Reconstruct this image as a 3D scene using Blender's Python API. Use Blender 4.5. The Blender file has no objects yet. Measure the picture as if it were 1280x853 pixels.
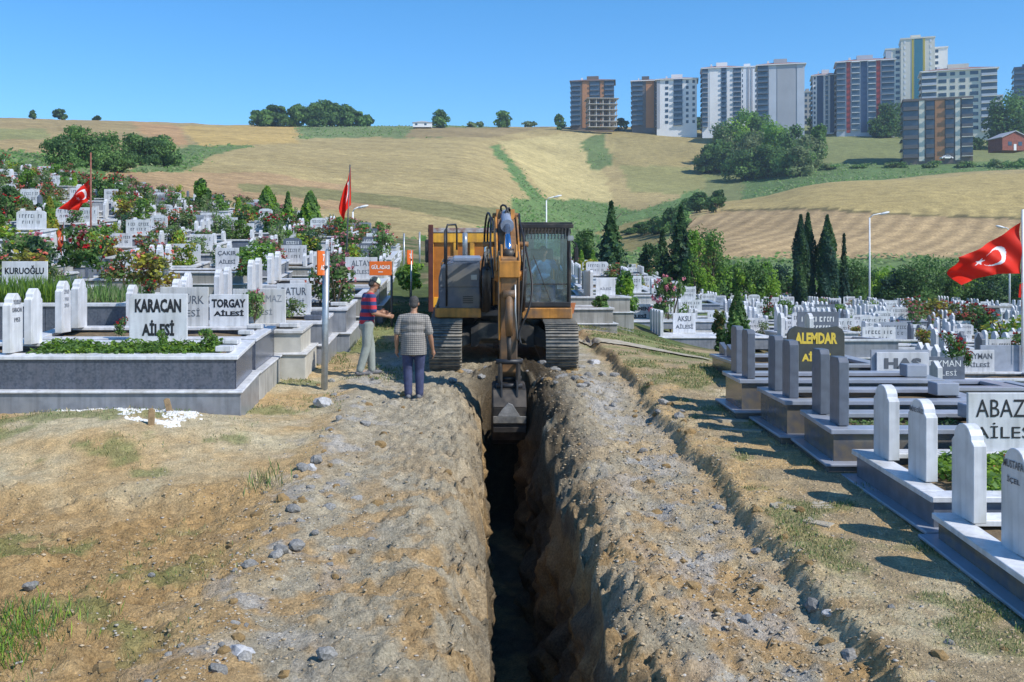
import bpy, bmesh, math, random
import numpy as np
from mathutils import Vector, Matrix, noise as mnoise
R = random.Random(7)
rad = math.radians
SC = bpy.context.scene
COL = SC.collection

# ------------------------------------------------------------------ camera, sky, sun, exposure
F = 1300.0; CX = 590.0; CY = 340.0          # lens and vanishing point of the level path direction, in 1280 px units
cam = bpy.data.cameras.new('camera'); cam_o = bpy.data.objects.new('camera', cam); COL.objects.link(cam_o)
cam.sensor_width = 36; cam.lens = 36 * F / 1280
cam.shift_x = (640 - CX) / 1280; cam.shift_y = (CY - 426.5) / 1280
cam.clip_start = 0.3; cam.clip_end = 12000
cam_o.location = (0, 0, 0); cam_o.rotation_euler = (rad(90), 0, 0)
SC.camera = cam_o
SUN = Vector((.88, -0.58, 1.05)).normalized()
elev = math.asin(SUN.z); azim = math.atan2(SUN.x, SUN.y)
W = bpy.data.worlds.new('World'); SC.world = W; W.use_nodes = True
nt = W.node_tree; nt.nodes.clear()
out = nt.nodes.new('ShaderNodeOutputWorld'); bg = nt.nodes.new('ShaderNodeBackground')
sky = nt.nodes.new('ShaderNodeTexSky'); sky.sky_type = 'NISHITA'; sky.sun_disc = False
sky.sun_elevation = elev; sky.sun_rotation = azim
sky.altitude = 900; sky.air_density = 1.0; sky.dust_density = 0.0; sky.ozone_density = 6.0
hs = nt.nodes.new('ShaderNodeHueSaturation'); hs.inputs['Saturation'].default_value = 1.22; hs.inputs['Hue'].default_value = 0.497; hs.inputs['Value'].default_value = 1.0
nt.links.new(sky.outputs[0], hs.inputs['Color']); nt.links.new(hs.outputs[0], bg.inputs[0])
bg.inputs[1].default_value = 0.15
nt.links.new(bg.outputs[0], out.inputs[0])
sl = bpy.data.lights.new('sun', 'SUN'); sl.energy = 4.2; sl.angle = rad(0.5); sl.color = (1, .955, .88)
so = bpy.data.objects.new('sun', sl); COL.objects.link(so); so.rotation_euler = SUN.to_track_quat('Z', 'Y').to_euler()
SC.view_settings.view_transform = 'Standard'; SC.view_settings.look = 'None'
SC.view_settings.exposure = 0.36; SC.view_settings.gamma = 1.0

# ------------------------------------------------------------------ helpers
def P(px, py, Y): return Vector(((px - CX) * Y / F, Y, (CY - py) * Y / F))
def XX(px, Y): return (px - CX) * Y / F
def lin(c):
    return tuple(((v/255/12.92) if v/255 <= .04045 else ((v/255+.055)/1.055)**2.4) for v in c)

class MB:
    def __init__(s): s.v = []; s.f = []; s.m = []
    def add(s, vs, fs, m=0):
        b = len(s.v); s.v += [tuple(v) for v in vs]; s.f += [tuple(i + b for i in f) for f in fs]; s.m += [m]*len(fs)
        return s
    def box(s, x0, x1, y0, y1, z0, z1, m=0, M=None):
        vs = [Vector(p) for p in ((x0,y0,z0),(x1,y0,z0),(x1,y1,z0),(x0,y1,z0),(x0,y0,z1),(x1,y0,z1),(x1,y1,z1),(x0,y1,z1))]
        if M is not None: vs = [M @ v for v in vs]
        return s.add(vs, [(0,3,2,1),(4,5,6,7),(0,1,5,4),(1,2,6,5),(2,3,7,6),(3,0,4,7)], m)
    def cbox(s, x0, x1, y0, y1, z0, z1, c=.01, m=0, M=None):
        # box with chamfered edges
        xs = (x0, x1); ys = (y0, y1); zs = (z0, z1); vs = []; idx = {}
        for i in (0,1):
            for j in (0,1):
                for k in (0,1):
                    dx = c if i == 0 else -c; dy = c if j == 0 else -c; dz = c if k == 0 else -c
                    for a, p in enumerate(((xs[i], ys[j]+dy, zs[k]+dz), (xs[i]+dx, ys[j], zs[k]+dz), (xs[i]+dx, ys[j]+dy, zs[k]))):
                        idx[(i,j,k,a)] = len(vs); vs.append(Vector(p))
        I = lambda i,j,k,a: idx[(i,j,k,a)]
        fs = []
        for i in (0,1):
            q = [I(i,0,0,0), I(i,1,0,0), I(i,1,1,0), I(i,0,1,0)]; fs.append(q if i else q[::-1])
            q = [I(0,i,0,1), I(1,i,0,1), I(1,i,1,1), I(0,i,1,1)]; fs.append(q[::-1] if i else q)
            q = [I(0,0,i,2), I(1,0,i,2), I(1,1,i,2), I(0,1,i,2)]; fs.append(q if i else q[::-1])
        for i in (0,1):
            for j in (0,1):
                fs.append([I(i,j,0,0), I(i,j,1,0), I(i,j,1,1), I(i,j,0,1)])
                fs.append([I(i,0,j,0), I(i,1,j,0), I(i,1,j,2), I(i,0,j,2)])
                fs.append([I(0,i,j,1), I(1,i,j,1), I(1,i,j,2), I(0,i,j,2)])
        for i in (0,1):
            for j in (0,1):
                for k in (0,1): fs.append([I(i,j,k,0), I(i,j,k,1), I(i,j,k,2)])
        if M is not None: vs = [M @ v for v in vs]
        return s.add(vs, fs, m)
    def tube(s, pts, r, n=8, m=0, cap=True):
        pts = [Vector(p) for p in pts]; rs = r if isinstance(r, (list, tuple)) else [r]*len(pts)
        vs = []; up = None
        for i, p in enumerate(pts):
            d = (pts[min(i+1, len(pts)-1)] - pts[max(i-1, 0)]).normalized()
            if up is None: up = d.orthogonal().normalized()
            else:
                up = (up - d * up.dot(d)); up = up.normalized() if up.length > 1e-5 else d.orthogonal().normalized()
            w = d.cross(up)
            for k in range(n):
                a = 2*math.pi*k/n; vs.append(p + (up*math.cos(a) + w*math.sin(a)) * rs[i])
        fs = []
        for i in range(len(pts)-1):
            for k in range(n):
                a = i*n+k; b = i*n+(k+1) % n; fs.append((a, b, b+n, a+n))
        if cap: fs.append(tuple(range(n))[::-1]); fs.append(tuple((len(pts)-1)*n+k for k in range(n)))
        return s.add(vs, fs, m)
    def prism(s, outline, axis, a0, a1, m=0, M=None):
        # outline: 2D points; axis 'x': (y,z) outline swept along x, 'y': (x,z), 'z': (x,y)
        def mk(p, a): return Vector((a, p[0], p[1])) if axis == 'x' else Vector((p[0], a, p[1])) if axis == 'y' else Vector((p[0], p[1], a))
        n = len(outline); vs = [mk(p, a0) for p in outline] + [mk(p, a1) for p in outline]
        if M is not None: vs = [M @ v for v in vs]
        fs = [tuple(range(n)), tuple(range(2*n-1, n-1, -1))] + [(i, i+n, (i+1) % n+n, (i+1) % n) for i in range(n)]
        return s.add(vs, fs, m)
    def ell(s, c, r, n=10, k=6, m=0, M=None):
        vs = []; fs = []
        c = Vector(c); r = r if isinstance(r, (tuple, list)) else (r, r, r)
        for i in range(k+1):
            t = math.pi*i/k
            for j in range(n):
                a = 2*math.pi*j/n; v = Vector((math.sin(t)*math.cos(a)*r[0], math.sin(t)*math.sin(a)*r[1], -math.cos(t)*r[2]))
                if M is not None: v = M @ v
                vs.append(c + v)
        for i in range(k):
            for j in range(n):
                a = i*n+j; b = i*n+(j+1) % n; fs.append((a, b, b+n, a+n))
        return s.add(vs, fs, m)
    def mesh(s, name, mats, smooth=False, shear=0.0, fix=True):
        me = bpy.data.meshes.new(name)
        vs = s.v if not shear else [(v[0], v[1], v[2] + shear*v[1]) for v in s.v]
        me.from_pydata(vs, [], s.f)
        for mt in (mats if isinstance(mats, (list, tuple)) else [mats]): me.materials.append(mt)
        if any(s.m): me.polygons.foreach_set('material_index', s.m)
        if fix:
            bm = bmesh.new(); bm.from_mesh(me); bmesh.ops.recalc_face_normals(bm, faces=bm.faces); bm.to_mesh(me); bm.free()
        if smooth: me.polygons.foreach_set('use_smooth', [True]*len(me.polygons))
        me.update(); return me

def obj(name, me, parent=None, loc=(0,0,0), rot=(0,0,0), kind=None, label=None, scale=None):
    o = bpy.data.objects.new(name, me); COL.objects.link(o); o.location = loc; o.rotation_euler = rot
    if scale is not None: o.scale = scale if isinstance(scale, (tuple, list, Vector)) else (scale,)*3
    if parent is not None: o.parent = parent
    if kind: o['kind'] = kind
    if label: o['label'] = label
    return o
def tag(o, label, cat, group=None):
    o['label'] = label; o['category'] = cat
    if group: o['group'] = group
    return o
def thing(name, label, cat, loc=(0,0,0), rz=0, group=None, rot=None, scale=None):
    o = obj(name, None, None, loc, rot or (0,0,rz), scale=scale); return tag(o, label, cat, group)
def copy_tree(o, parent=None):
    c = o.copy(); COL.objects.link(c)
    if parent is not None: c.parent = parent
    for ch in list(o.children): copy_tree(ch, c)
    return c

# ------------------------------------------------------------------ materials
def mat(name, col, rough=.7, var=.15, scale=6.0, metal=0.0, bump=0.0, col2=None, obrand=0.0, spec=.5, coat=0.0, dirt=None, dirt_scale=1.2, detail=4, bscale=None, streak=0.0):
    m = bpy.data.materials.new(name); m.use_nodes = True; n = m.node_tree; b = n.nodes['Principled BSDF']
    b.inputs['Roughness'].default_value = rough; b.inputs['Metallic'].default_value = metal
    b.inputs['Specular IOR Level'].default_value = spec; b.inputs['Coat Weight'].default_value = coat
    L = n.links.new; tc = n.nodes.new('ShaderNodeTexCoord')
    c1 = (*col, 1); c2 = (*(col2 if col2 else tuple(max(0, v*(1-var)) for v in col)), 1)
    nz = n.nodes.new('ShaderNodeTexNoise'); nz.inputs['Scale'].default_value = scale; nz.inputs['Detail'].default_value = detail
    L(tc.outputs['Object'], nz.inputs['Vector'])
    rp = n.nodes.new('ShaderNodeValToRGB'); rp.color_ramp.elements[0].position = .35; rp.color_ramp.elements[1].position = .65
    rp.color_ramp.elements[0].color = c2; rp.color_ramp.elements[1].color = c1
    L(nz.outputs['Fac'], rp.inputs['Fac']); last = rp.outputs['Color']
    if dirt:
        n2 = n.nodes.new('ShaderNodeTexNoise'); n2.inputs['Scale'].default_value = dirt_scale; n2.inputs['Detail'].default_value = 6
        L(tc.outputs['Object'], n2.inputs['Vector'])
        r2 = n.nodes.new('ShaderNodeValToRGB'); r2.color_ramp.elements[0].position = .48; r2.color_ramp.elements[1].position = .66
        L(n2.outputs['Fac'], r2.inputs['Fac'])
        mx = n.nodes.new('ShaderNodeMixRGB'); mx.inputs[2].default_value = (*dirt, 1); L(r2.outputs['Color'], mx.inputs[0]); L(last, mx.inputs[1]); last = mx.outputs[0]
    if streak:   # rain streaks: noise stretched along the vertical
        mp = n.nodes.new('ShaderNodeMapping'); mp.inputs['Scale'].default_value = (13, 13, .9); L(tc.outputs['Object'], mp.inputs[0])
        n4 = n.nodes.new('ShaderNodeTexNoise'); n4.inputs['Scale'].default_value = 1; n4.inputs['Detail'].default_value = 4; L(mp.outputs[0], n4.inputs['Vector'])
        m4 = n.nodes.new('ShaderNodeMapRange'); m4.inputs['From Min'].default_value = .45; m4.inputs['From Max'].default_value = .7; m4.inputs['To Min'].default_value = 1; m4.inputs['To Max'].default_value = 1-streak; L(n4.outputs['Fac'], m4.inputs['Value'])
        v4 = n.nodes.new('ShaderNodeVectorMath'); v4.operation = 'SCALE'; L(last, v4.inputs[0]); L(m4.outputs[0], v4.inputs['Scale']); last = v4.outputs[0]
    if obrand:
        oi = n.nodes.new('ShaderNodeObjectInfo'); mr = n.nodes.new('ShaderNodeMapRange')
        mr.inputs['To Min'].default_value = 1-obrand; mr.inputs['To Max'].default_value = 1+obrand*.6
        L(oi.outputs['Random'], mr.inputs['Value'])
        mv = n.nodes.new('ShaderNodeVectorMath'); mv.operation = 'SCALE'; L(last, mv.inputs[0]); L(mr.outputs[0], mv.inputs['Scale']); last = mv.outputs[0]
    L(last, b.inputs['Base Color'])
    if bump:
        n3 = n.nodes.new('ShaderNodeTexNoise'); n3.inputs['Scale'].default_value = bscale or scale*6; n3.inputs['Detail'].default_value = 5
        L(tc.outputs['Object'], n3.inputs['Vector'])
        bp = n.nodes.new('ShaderNodeBump'); bp.inputs['Strength'].default_value = bump; bp.inputs['Distance'].default_value = .02
        L(n3.outputs['Fac'], bp.inputs['Height']); L(bp.outputs[0], b.inputs['Normal'])
    return m
def leafmat(name, col, col2, trans=.25):
    if 'foliage' in name: col = tuple(v*1.45 for v in col); col2 = tuple(v*1.45 for v in col2); trans = .45
    m = mat(name, col, rough=.6, col2=col2, scale=1.7, obrand=.25, spec=.25)
    n = m.node_tree; b = n.nodes['Principled BSDF']; o = [x for x in n.nodes if x.type == 'OUTPUT_MATERIAL'][0]
    t = n.nodes.new('ShaderNodeBsdfTranslucent'); a = n.nodes.new('ShaderNodeMixShader'); a.inputs[0].default_value = trans
    src = b.inputs['Base Color'].links[0].from_socket
    n.links.new(src, t.inputs[0]); n.links.new(b.outputs[0], a.inputs[1]); n.links.new(t.outputs[0], a.inputs[2]); n.links.new(a.outputs[0], o.inputs[0])
    return m
M = {}
M['marble'] = mat('white_marble', (.70,.71,.74), .4, .2, 4.5, bump=.05, obrand=.08, dirt=(.50,.50,.49), dirt_scale=2.2, streak=.22)
M['marble2'] = mat('aged_marble', (.62,.62,.62), .5, .2, 2.5, bump=.08, obrand=.08, dirt=(.45,.44,.40), streak=.3)
M['marble_grey'] = mat('grey_marble', (.29,.31,.35), .3, .3, 5, bump=.04, obrand=.15, dirt=(.27,.28,.30), dirt_scale=2.5, streak=.25)
M['granite'] = mat('dark_granite', (.055,.068,.10), .22, .4, 26, col2=(.10,.115,.15), bump=.02, dirt=(.105,.115,.15), dirt_scale=7, streak=.2)
M['granite_tan'] = mat('dusty_brown_granite', (.16,.135,.10), .16, .4, 9, col2=(.10,.10,.11), spec=.7)
M['slate'] = mat('dark_grey_stone', (.13,.15,.19), .35, .25, 8, obrand=.12)
M['slate_cop'] = mat('grey_blue_coping', (.33,.36,.43), .3, .2, 6, dirt=(.25,.27,.30))
M['concrete'] = mat('grey_concrete', (.38,.375,.35), .85, .25, 3, bump=.2, obrand=.12, dirt=(.27,.26,.23), streak=.35)
M['cream'] = mat('cream_travertine', (.55,.53,.47), .6, .18, 5, bump=.1, obrand=.08, dirt=(.42,.40,.34))
M['bed_green'] = mat('planted_bed', (.17,.24,.07), .9, .5, 16, col2=(.08,.13,.035), bump=1.0, dirt=(.20,.15,.09), dirt_scale=3)
M['olive_stone'] = mat('dark_olive_stone', (.060,.064,.060), .3, .25, 8)
M['soil_bed'] = mat('grave_bed_soil', (.20,.145,.085), .95, .4, 9, bump=.6)
M['ink'] = mat('black_engraving_paint', (.015,.015,.018), .5, .1)
M['gold'] = mat('gold_engraving_paint', (.72,.52,.06), .45, .15)
M['greyink'] = mat('grey_engraving_paint', (.10,.11,.13), .5, .1)
M['whiteink'] = mat('white_engraving_paint', (.72,.74,.72), .5, .1)
M['redink'] = mat('red_engraving_paint', (.45,.05,.03), .5, .1)
M['leaf_dark'] = leafmat('dark_foliage', (.075,.14,.045), (.042,.09,.03))
M['leaf_mid'] = leafmat('mid_green_foliage', (.14,.24,.065), (.085,.165,.045))
M['leaf_lime'] = leafmat('lime_foliage', (.22,.34,.035), (.11,.22,.03))
M['leaf_olive'] = leafmat('olive_foliage', (.20,.25,.115), (.13,.17,.075))
M['leaf_blue'] = leafmat('blue_green_foliage', (.042,.092,.060), (.024,.058,.038))
M['leaf_yellow'] = leafmat('yellowing_foliage', (.42,.35,.04), (.24,.26,.04))
M['leaf_rust'] = leafmat('rusty_foliage', (.22,.12,.05), (.11,.13,.04))
M['bark'] = mat('bark', (.12,.085,.055), .9, .4, 8, bump=.5)
for k, c in dict(red=(.55,.012,.02), crimson=(.27,.01,.02), pink=(.72,.25,.30), white=(.8,.78,.74), orange=(.65,.13,.03), coral=(.7,.17,.12), yellow=(.75,.6,.06)).items():
    M['fl_'+k] = leafmat(k+'_petals', c, tuple(v*.65 for v in c), .2)
M['galv'] = mat('galvanised_steel', (.42,.45,.47), .4, .2, 12, metal=.6, bump=.03)
M['pole_white'] = mat('white_lamp_post_paint', (.72,.73,.74), .45, .12)
M['rustpole'] = mat('rusty_red_pole', (.28,.10,.07), .7, .4, 10)
M['darkpole'] = mat('dark_grey_pole', (.07,.075,.085), .5, .3, 8)
M['signorange'] = mat('orange_sign_paint', (.72,.14,.01), .45, .12)
M['flag'] = leafmat('red_flag_cloth', (.80,.030,.014), (.74,.025,.012), .4)
M['flag2'] = leafmat('sun_faded_flag_cloth', (.75,.14,.05), (.7,.11,.04), .35)
M['flagwhite'] = leafmat('white_flag_cloth', (.8,.8,.8), (.75,.75,.76), .3)
M['wood'] = mat('weathered_wood', (.32,.22,.12), .9, .4, 14, bump=.3)
M['lime'] = mat('white_lime_powder', (.78,.77,.74), .95, .15, 14, bump=.5)
M['rock'] = mat('grey_rubble_stone', (.34,.33,.31), .9, .45, 5, bump=.5, obrand=.25)
M['rock_pale'] = mat('pale_stone', (.52,.52,.53), .85, .3, 6, bump=.4, obrand=.15)
M['clod'] = mat('ochre_clay_clod', (.36,.235,.10), .98, .35, 7, bump=.6, obrand=.2)

# ------------------------------------------------------------------ terrain heights
pl = lambda Y: 240 + 4420.0/Y
TY = [1,4,8,12,15,18,20,22,25,28,33,40,50,60,70,80,100,120,150,200,250,290,340,400,450,500,560,700,1200,3000,8000]
TX = [-500,0,150,300,450,590,740,900,1050,1280,1800]
near = [pl(y) for y in TY[:5]]
T = {
 -500: near+[440,412,385,350,320,285,250,225,205,195,190,185,180,176,172,168,164,160,156,154,153,154,158,175,215,265],
 0:    near+[463,437,411,385,368,338,300,260,238,224,219,214,208,200,185,172,165,157,150,148,149,151,158,178,215,265],
 150:  near+[480,452,430,403,385,355,322,288,264,250,243,237,230,221,203,186,174,164,156,152,151,152,158,178,215,265],
 300:  near+[486,461,441,414,395,366,336,305,286,274,268,262,254,238,215,198,186,176,166,159,157,157,162,178,215,265],
 450:  near+[486,461,441,417,398,374,350,324,309,301,297,290,280,262,235,212,199,186,171,160,158,158,163,178,215,265],
 590:  near+[486,461,441,417,398,374,350,332,322,316,311,302,291,273,246,222,205,190,173,161,158,158,163,178,215,265],
 740:  near+[486,461,445,430,417,403,386,366,352,346,342,340,338,333,318,295,275,250,215,188,166,158,163,178,215,265],
 900:  near+[486,463,458,452,448,440,427,413,402,395,389,380,362,330,288,262,256,246,226,198,172,157,163,178,215,265],
 1050: near+[490,470,466,460,455,450,438,422,411,402,394,384,366,336,282,238,226,224,196,172,160,155,160,178,215,265],
 1280: near+[520,512,506,498,490,475,455,436,422,410,402,391,372,341,278,231,212,211,194,174,163,159,163,178,215,265],
 1800: near+[540,530,515,500,490,475,455,436,420,408,400,388,368,335,272,225,208,205,190,175,160,155,160,178,215,265]}
TYa = np.array(TY, float); TXa = np.array(TX, float)
TE = np.array([[ (CY - T[x][j]) * TY[j] / F for x in TX] for j in range(len(TY))])
def H0(px, Y):
    Y = np.clip(Y, 1, 8000); px = np.clip(px, TXa[0], TXa[-1])
    j = np.clip(np.searchsorted(TYa, Y)-1, 0, len(TYa)-2); i = np.clip(np.searchsorted(TXa, px)-1, 0, len(TXa)-2)
    t = (Y-TYa[j])/(TYa[j+1]-TYa[j]); u = (px-TXa[i])/(TXa[i+1]-TXa[i]); u = u*u*(3-2*u)
    return (TE[j,i]*(1-u)+TE[j,i+1]*u)*(1-t) + (TE[j+1,i]*(1-u)+TE[j+1,i+1]*u)*t
def H(x, y):
    x = np.asarray(x, float); y = np.asarray(y, float); yy = np.maximum(y, 1.0); px = CX + F*x/yy
    s = 0
    for fy in (.95, 1, 1.05):
        for dx in (-35, 0, 35): s = s + H0(px+dx, yy*fy)
    return s/9
def hz(x, y): return float(H(x, y))
def hash2(i, j, s): 
    h = (i.astype(np.int64)*374761393 + j.astype(np.int64)*668265263 + s*1442695041) & 0x7fffffff
    h = ((h ^ (h >> 13)) * 1274126177) & 0x7fffffff
    return ((h ^ (h >> 16)) & 0xffff) / 65535.0
def vn(x, y, s=0):
    i = np.floor(x); j = np.floor(y); fx = x-i; fy = y-j; fx = fx*fx*(3-2*fx); fy = fy*fy*(3-2*fy)
    a = hash2(i, j, s); b = hash2(i+1, j, s); c = hash2(i, j+1, s); d = hash2(i+1, j+1, s)
    return (a*(1-fx)+b*fx)*(1-fy)+(c*(1-fx)+d*fx)*fy
def fbm(x, y, f, o=4, s=0, g=.5):
    t = 0; a = 1; n = 0
    for k in range(o): t = t + a*vn(x*f+17.3*k, y*f-9.1*k, s+k); n += a; a *= g; f *= 2.03
    return t/n
def vs_(x, y, s=0):
    i = np.floor(x); j = np.floor(y); fx = x-i; fy = y-j
    for _ in range(2): fx = fx*fx*(3-2*fx); fy = fy*fy*(3-2*fy)
    a = hash2(i, j, s); b = hash2(i+1, j, s); c = hash2(i, j+1, s); d = hash2(i+1, j+1, s)
    return (a*(1-fx)+b*fx)*(1-fy)+(c*(1-fx)+d*fx)*fy
def sstep(a, b, x): t = np.clip((x-a)/(b-a), 0, 1); return t*t*(3-2*t)
def inpoly(px, py, poly):
    r = np.zeros(px.shape, bool); n = len(poly)
    for i in range(n):
        x0, y0 = poly[i]; x1, y1 = poly[(i+1) % n]
        if y0 == y1: continue
        c = ((y0 > py) != (y1 > py)) & (px < (x1-x0)*(py-y0)/(y1-y0)+x0); r ^= c
    return r
def grid_mesh(name, co, ncol, nrow, keep=None, col=None, mt=None):
    me = bpy.data.meshes.new(name)
    a = (np.arange(nrow-1)[:,None]*ncol + np.arange(ncol-1)[None,:]).ravel()
    if keep is not None: a = a[keep.ravel()]
    fc = np.stack([a, a+1, a+1+ncol, a+ncol], 1)
    me.vertices.add(len(co)); me.vertices.foreach_set('co', co.ravel().astype(np.float32))
    me.loops.add(len(fc)*4); me.loops.foreach_set('vertex_index', fc.ravel().astype(np.int32))
    me.polygons.add(len(fc)); me.polygons.foreach_set('loop_start', np.arange(0, len(fc)*4, 4, dtype=np.int32))
    me.polygons.foreach_set('loop_total', np.full(len(fc), 4, np.int32)); me.polygons.foreach_set('use_smooth', np.ones(len(fc), bool))
    me.update(calc_edges=True)
    if col is not None:
        at = me.color_attributes.new('Col', 'FLOAT_COLOR', 'POINT')
        at.data.foreach_set('color', np.concatenate([col, np.ones((len(col),1))], 1).astype(np.float32).ravel())
    me.materials.append(mt); return me
def groundmat(name, s1, s2, b1, b2, dist, furrow=False):
    m = bpy.data.materials.new(name); m.use_nodes = True; n = m.node_tree; b = n.nodes['Principled BSDF']; L = n.links.new
    b.inputs['Roughness'].default_value = .95; b.inputs['Specular IOR Level'].default_value = .2
    at = n.nodes.new('ShaderNodeAttribute'); at.attribute_name = 'Col'; tc = n.nodes.new('ShaderNodeTexCoord')
    last = at.outputs['Color']
    for sc, lo, hi in ((s1, .74, 1.24), (s2, .58, 1.38)):
        z = n.nodes.new('ShaderNodeTexNoise'); z.inputs['Scale'].default_value = sc; z.inputs['Detail'].default_value = 6; z.inputs['Roughness'].default_value = .65
        L(tc.outputs['Object'], z.inputs['Vector'])
        mr = n.nodes.new('ShaderNodeMapRange'); mr.inputs['From Min'].default_value = .3; mr.inputs['From Max'].default_value = .7
        mr.inputs['To Min'].default_value = lo; mr.inputs['To Max'].default_value = hi; L(z.outputs['Fac'], mr.inputs['Value'])
        v = n.nodes.new('ShaderNodeVectorMath'); v.operation = 'SCALE'; L(last, v.inputs[0]); L(mr.outputs[0], v.inputs['Scale']); last = v.outputs[0]
    L(last, b.inputs['Base Color'])
    z = n.nodes.new('ShaderNodeTexNoise'); z.inputs['Scale'].default_value = b1; z.inputs['Detail'].default_value = 8; z.inputs['Roughness'].default_value = .7
    L(tc.outputs['Object'], z.inputs['Vector'])
    bp = n.nodes.new('ShaderNodeBump'); bp.inputs['Strength'].default_value = b2; bp.inputs['Distance'].default_value = dist
    L(z.outputs['Fac'], bp.inputs['Height']); L(bp.outputs[0], b.inputs['Normal'])
    return m

# ------------------------------------------------------------------ far terrain and hill fields
NX0, NX1, NY0, NY1 = -8.6, 7.6, 4.4, 27.0
Ys = [2.5]
while Ys[-1] < 1500: Ys.append(Ys[-1]*(1.014 if Ys[-1] < 700 else 1.05))
Ys = np.array(Ys); PX = np.arange(-560, 1860, 4.5)
gy, gp = np.meshgrid(Ys, PX, indexing='ij'); gx = (gp-CX)*gy/F; gz = H(gx, gy)
gz = gz + (fbm(gx, gy, .05, 4, 5)-.5)*np.clip(gy*.008, 0, 1.6) + (fbm(gx, gy, .5, 3, 9)-.5)*.25*sstep(25, 40, gy)
inn = (gx > NX0+.4) & (gx < NX1-.4) & (gy > NY0) & (gy < NY1-.5)
gz = gz - .05*((gx > NX0-.2) & (gx < NX1+.2) & (gy < NY1+.3))
keep = ~(inn[:-1,:-1] & inn[1:,:-1] & inn[:-1,1:] & inn[1:,1:])
px = gp + (fbm(gx, gy, .06, 3, 31)-.5)*16; py = CY - gz*F/gy + (fbm(gx, gy, .08, 3, 37)-.5)*5
base = np.array(lin((178,158,104)))
C = np.tile(base, px.shape+(1,))
def paint(poly, rgb, only=None):
    k = inpoly(px, py, poly)
    if only is not None: k &= only
    C[k] = lin(rgb)
hill = gy > 85
paint([(-600,130),(260,130),(250,182),(150,186),(60,200),(-600,190)], (172,150,100), hill)
paint([(-600,158),(60,162),(60,175),(-600,172)], (150,148,92), hill)
paint([(-600,186),(30,190),(70,202),(160,212),(240,180),(330,178),(250,200),(240,212),(110,226),(-600,222)], (112,134,78), hill)
paint([(160,150),(230,158),(235,182),(190,178)], (190,150,100), hill)
paint([(228,158),(368,158),(376,180),(250,183)], (196,166,96), hill)
paint([(368,150),(622,150),(640,166),(560,172),(375,173)], (126,142,88), hill)
paint([(520,160),(700,158),(610,172),(500,172)], (160,140,96), hill)
paint([(130,214),(330,216),(430,232),(520,262),(400,262),(300,252),(130,238)], (182,150,104), hill)
paint([(300,228),(430,238),(640,262),(620,285),(480,258),(300,240)], (140,134,84), hill)
paint([(610,182),(619,179),(682,252),(668,256)], (104,134,74), hill)
paint([(622,178),(745,162),(765,258),(690,252)], (196,178,118), hill)
paint([(726,180),(752,166),(770,206),(745,214),(735,200)], (112,130,76), hill)
paint([(756,158),(900,158),(886,206),(770,210)], (166,150,96), hill)
paint([(775,208),(955,212),(915,246),(830,242),(790,240)], (152,148,90), hill)
paint([(640,248),(730,250),(800,264),(870,238),(905,240),(860,270),(800,330),(690,320),(600,300),(640,270)], (110,138,76), hill)
paint([(740,290),(820,270),(830,300),(790,320)], (150,138,82), hill)
RH = (gy < 300) & (gy > 100) & (px > 800)
paint([(860,280),(930,236),(1900,200),(1900,380),(860,380)], (180,152,106), RH)
paint([(880,272),(930,236),(1900,180),(1900,290),(1280,276),(1000,262),(900,264)], (184,162,100), RH)
paint([(900,262),(1000,260),(1280,273),(1900,284),(1900,287),(1280,276),(1000,263),(900,265)], (120,108,66), RH)
paint([(860,322),(1900,326),(1900,400),(860,400)], (108,132,76), RH & (gy < 165))
RB = (gy >= 300) & (px > 880)
paint([(880,120),(1900,120),(1900,260),(880,260)], (132,138,84), RB)
paint([(930,215),(1060,203),(1900,196),(1900,240),(930,250)], (104,130,74), RB)
# cemetery ground: dry grass and soil between the graves
cem = gy < 90
C[cem] = lin((150,138,96))
k = cem & (fbm(gx, gy, .35, 4, 77) > .5); C[k] = lin((104,120,62))
C *= (0.74 + .36*fbm(gx, gy, .035, 5, 3) + .18*fbm(gx, gy, .3, 4, 23))[...,None]
fur = np.sin((gx*.75+gy*.66)*2.1 + 3*fbm(gx, gy, .02, 2, 8))      # tractor lines on the stubble field
kk = RH & (py > 262) & (gy > 160)
C[kk] *= (1+.17*fur[kk])[:,None]
fur2 = np.sin(gy*.9 + 6*fbm(gx, gy, .01, 2, 18)); kk = hill & (px < 700); C[kk] *= (1+.08*fur2[kk])[:,None]
ln = np.abs(((gx*.8+gy*.35) % 23)-11.5) < .7; kk = hill & ln & (px < 800); C[kk] *= .90
C[cem] *= .8
co = np.stack([gx, gy, gz], -1).reshape(-1,3)
M['terrain'] = groundmat('dry_field_and_grass', .35, 2.2, 3.0, .5, .25)
obj('terrain', grid_mesh('terrain', co, len(PX), len(Ys), keep, (C*.72+.08*C.mean(-1,keepdims=True)).reshape(-1,3), M['terrain']), kind='structure')

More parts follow.
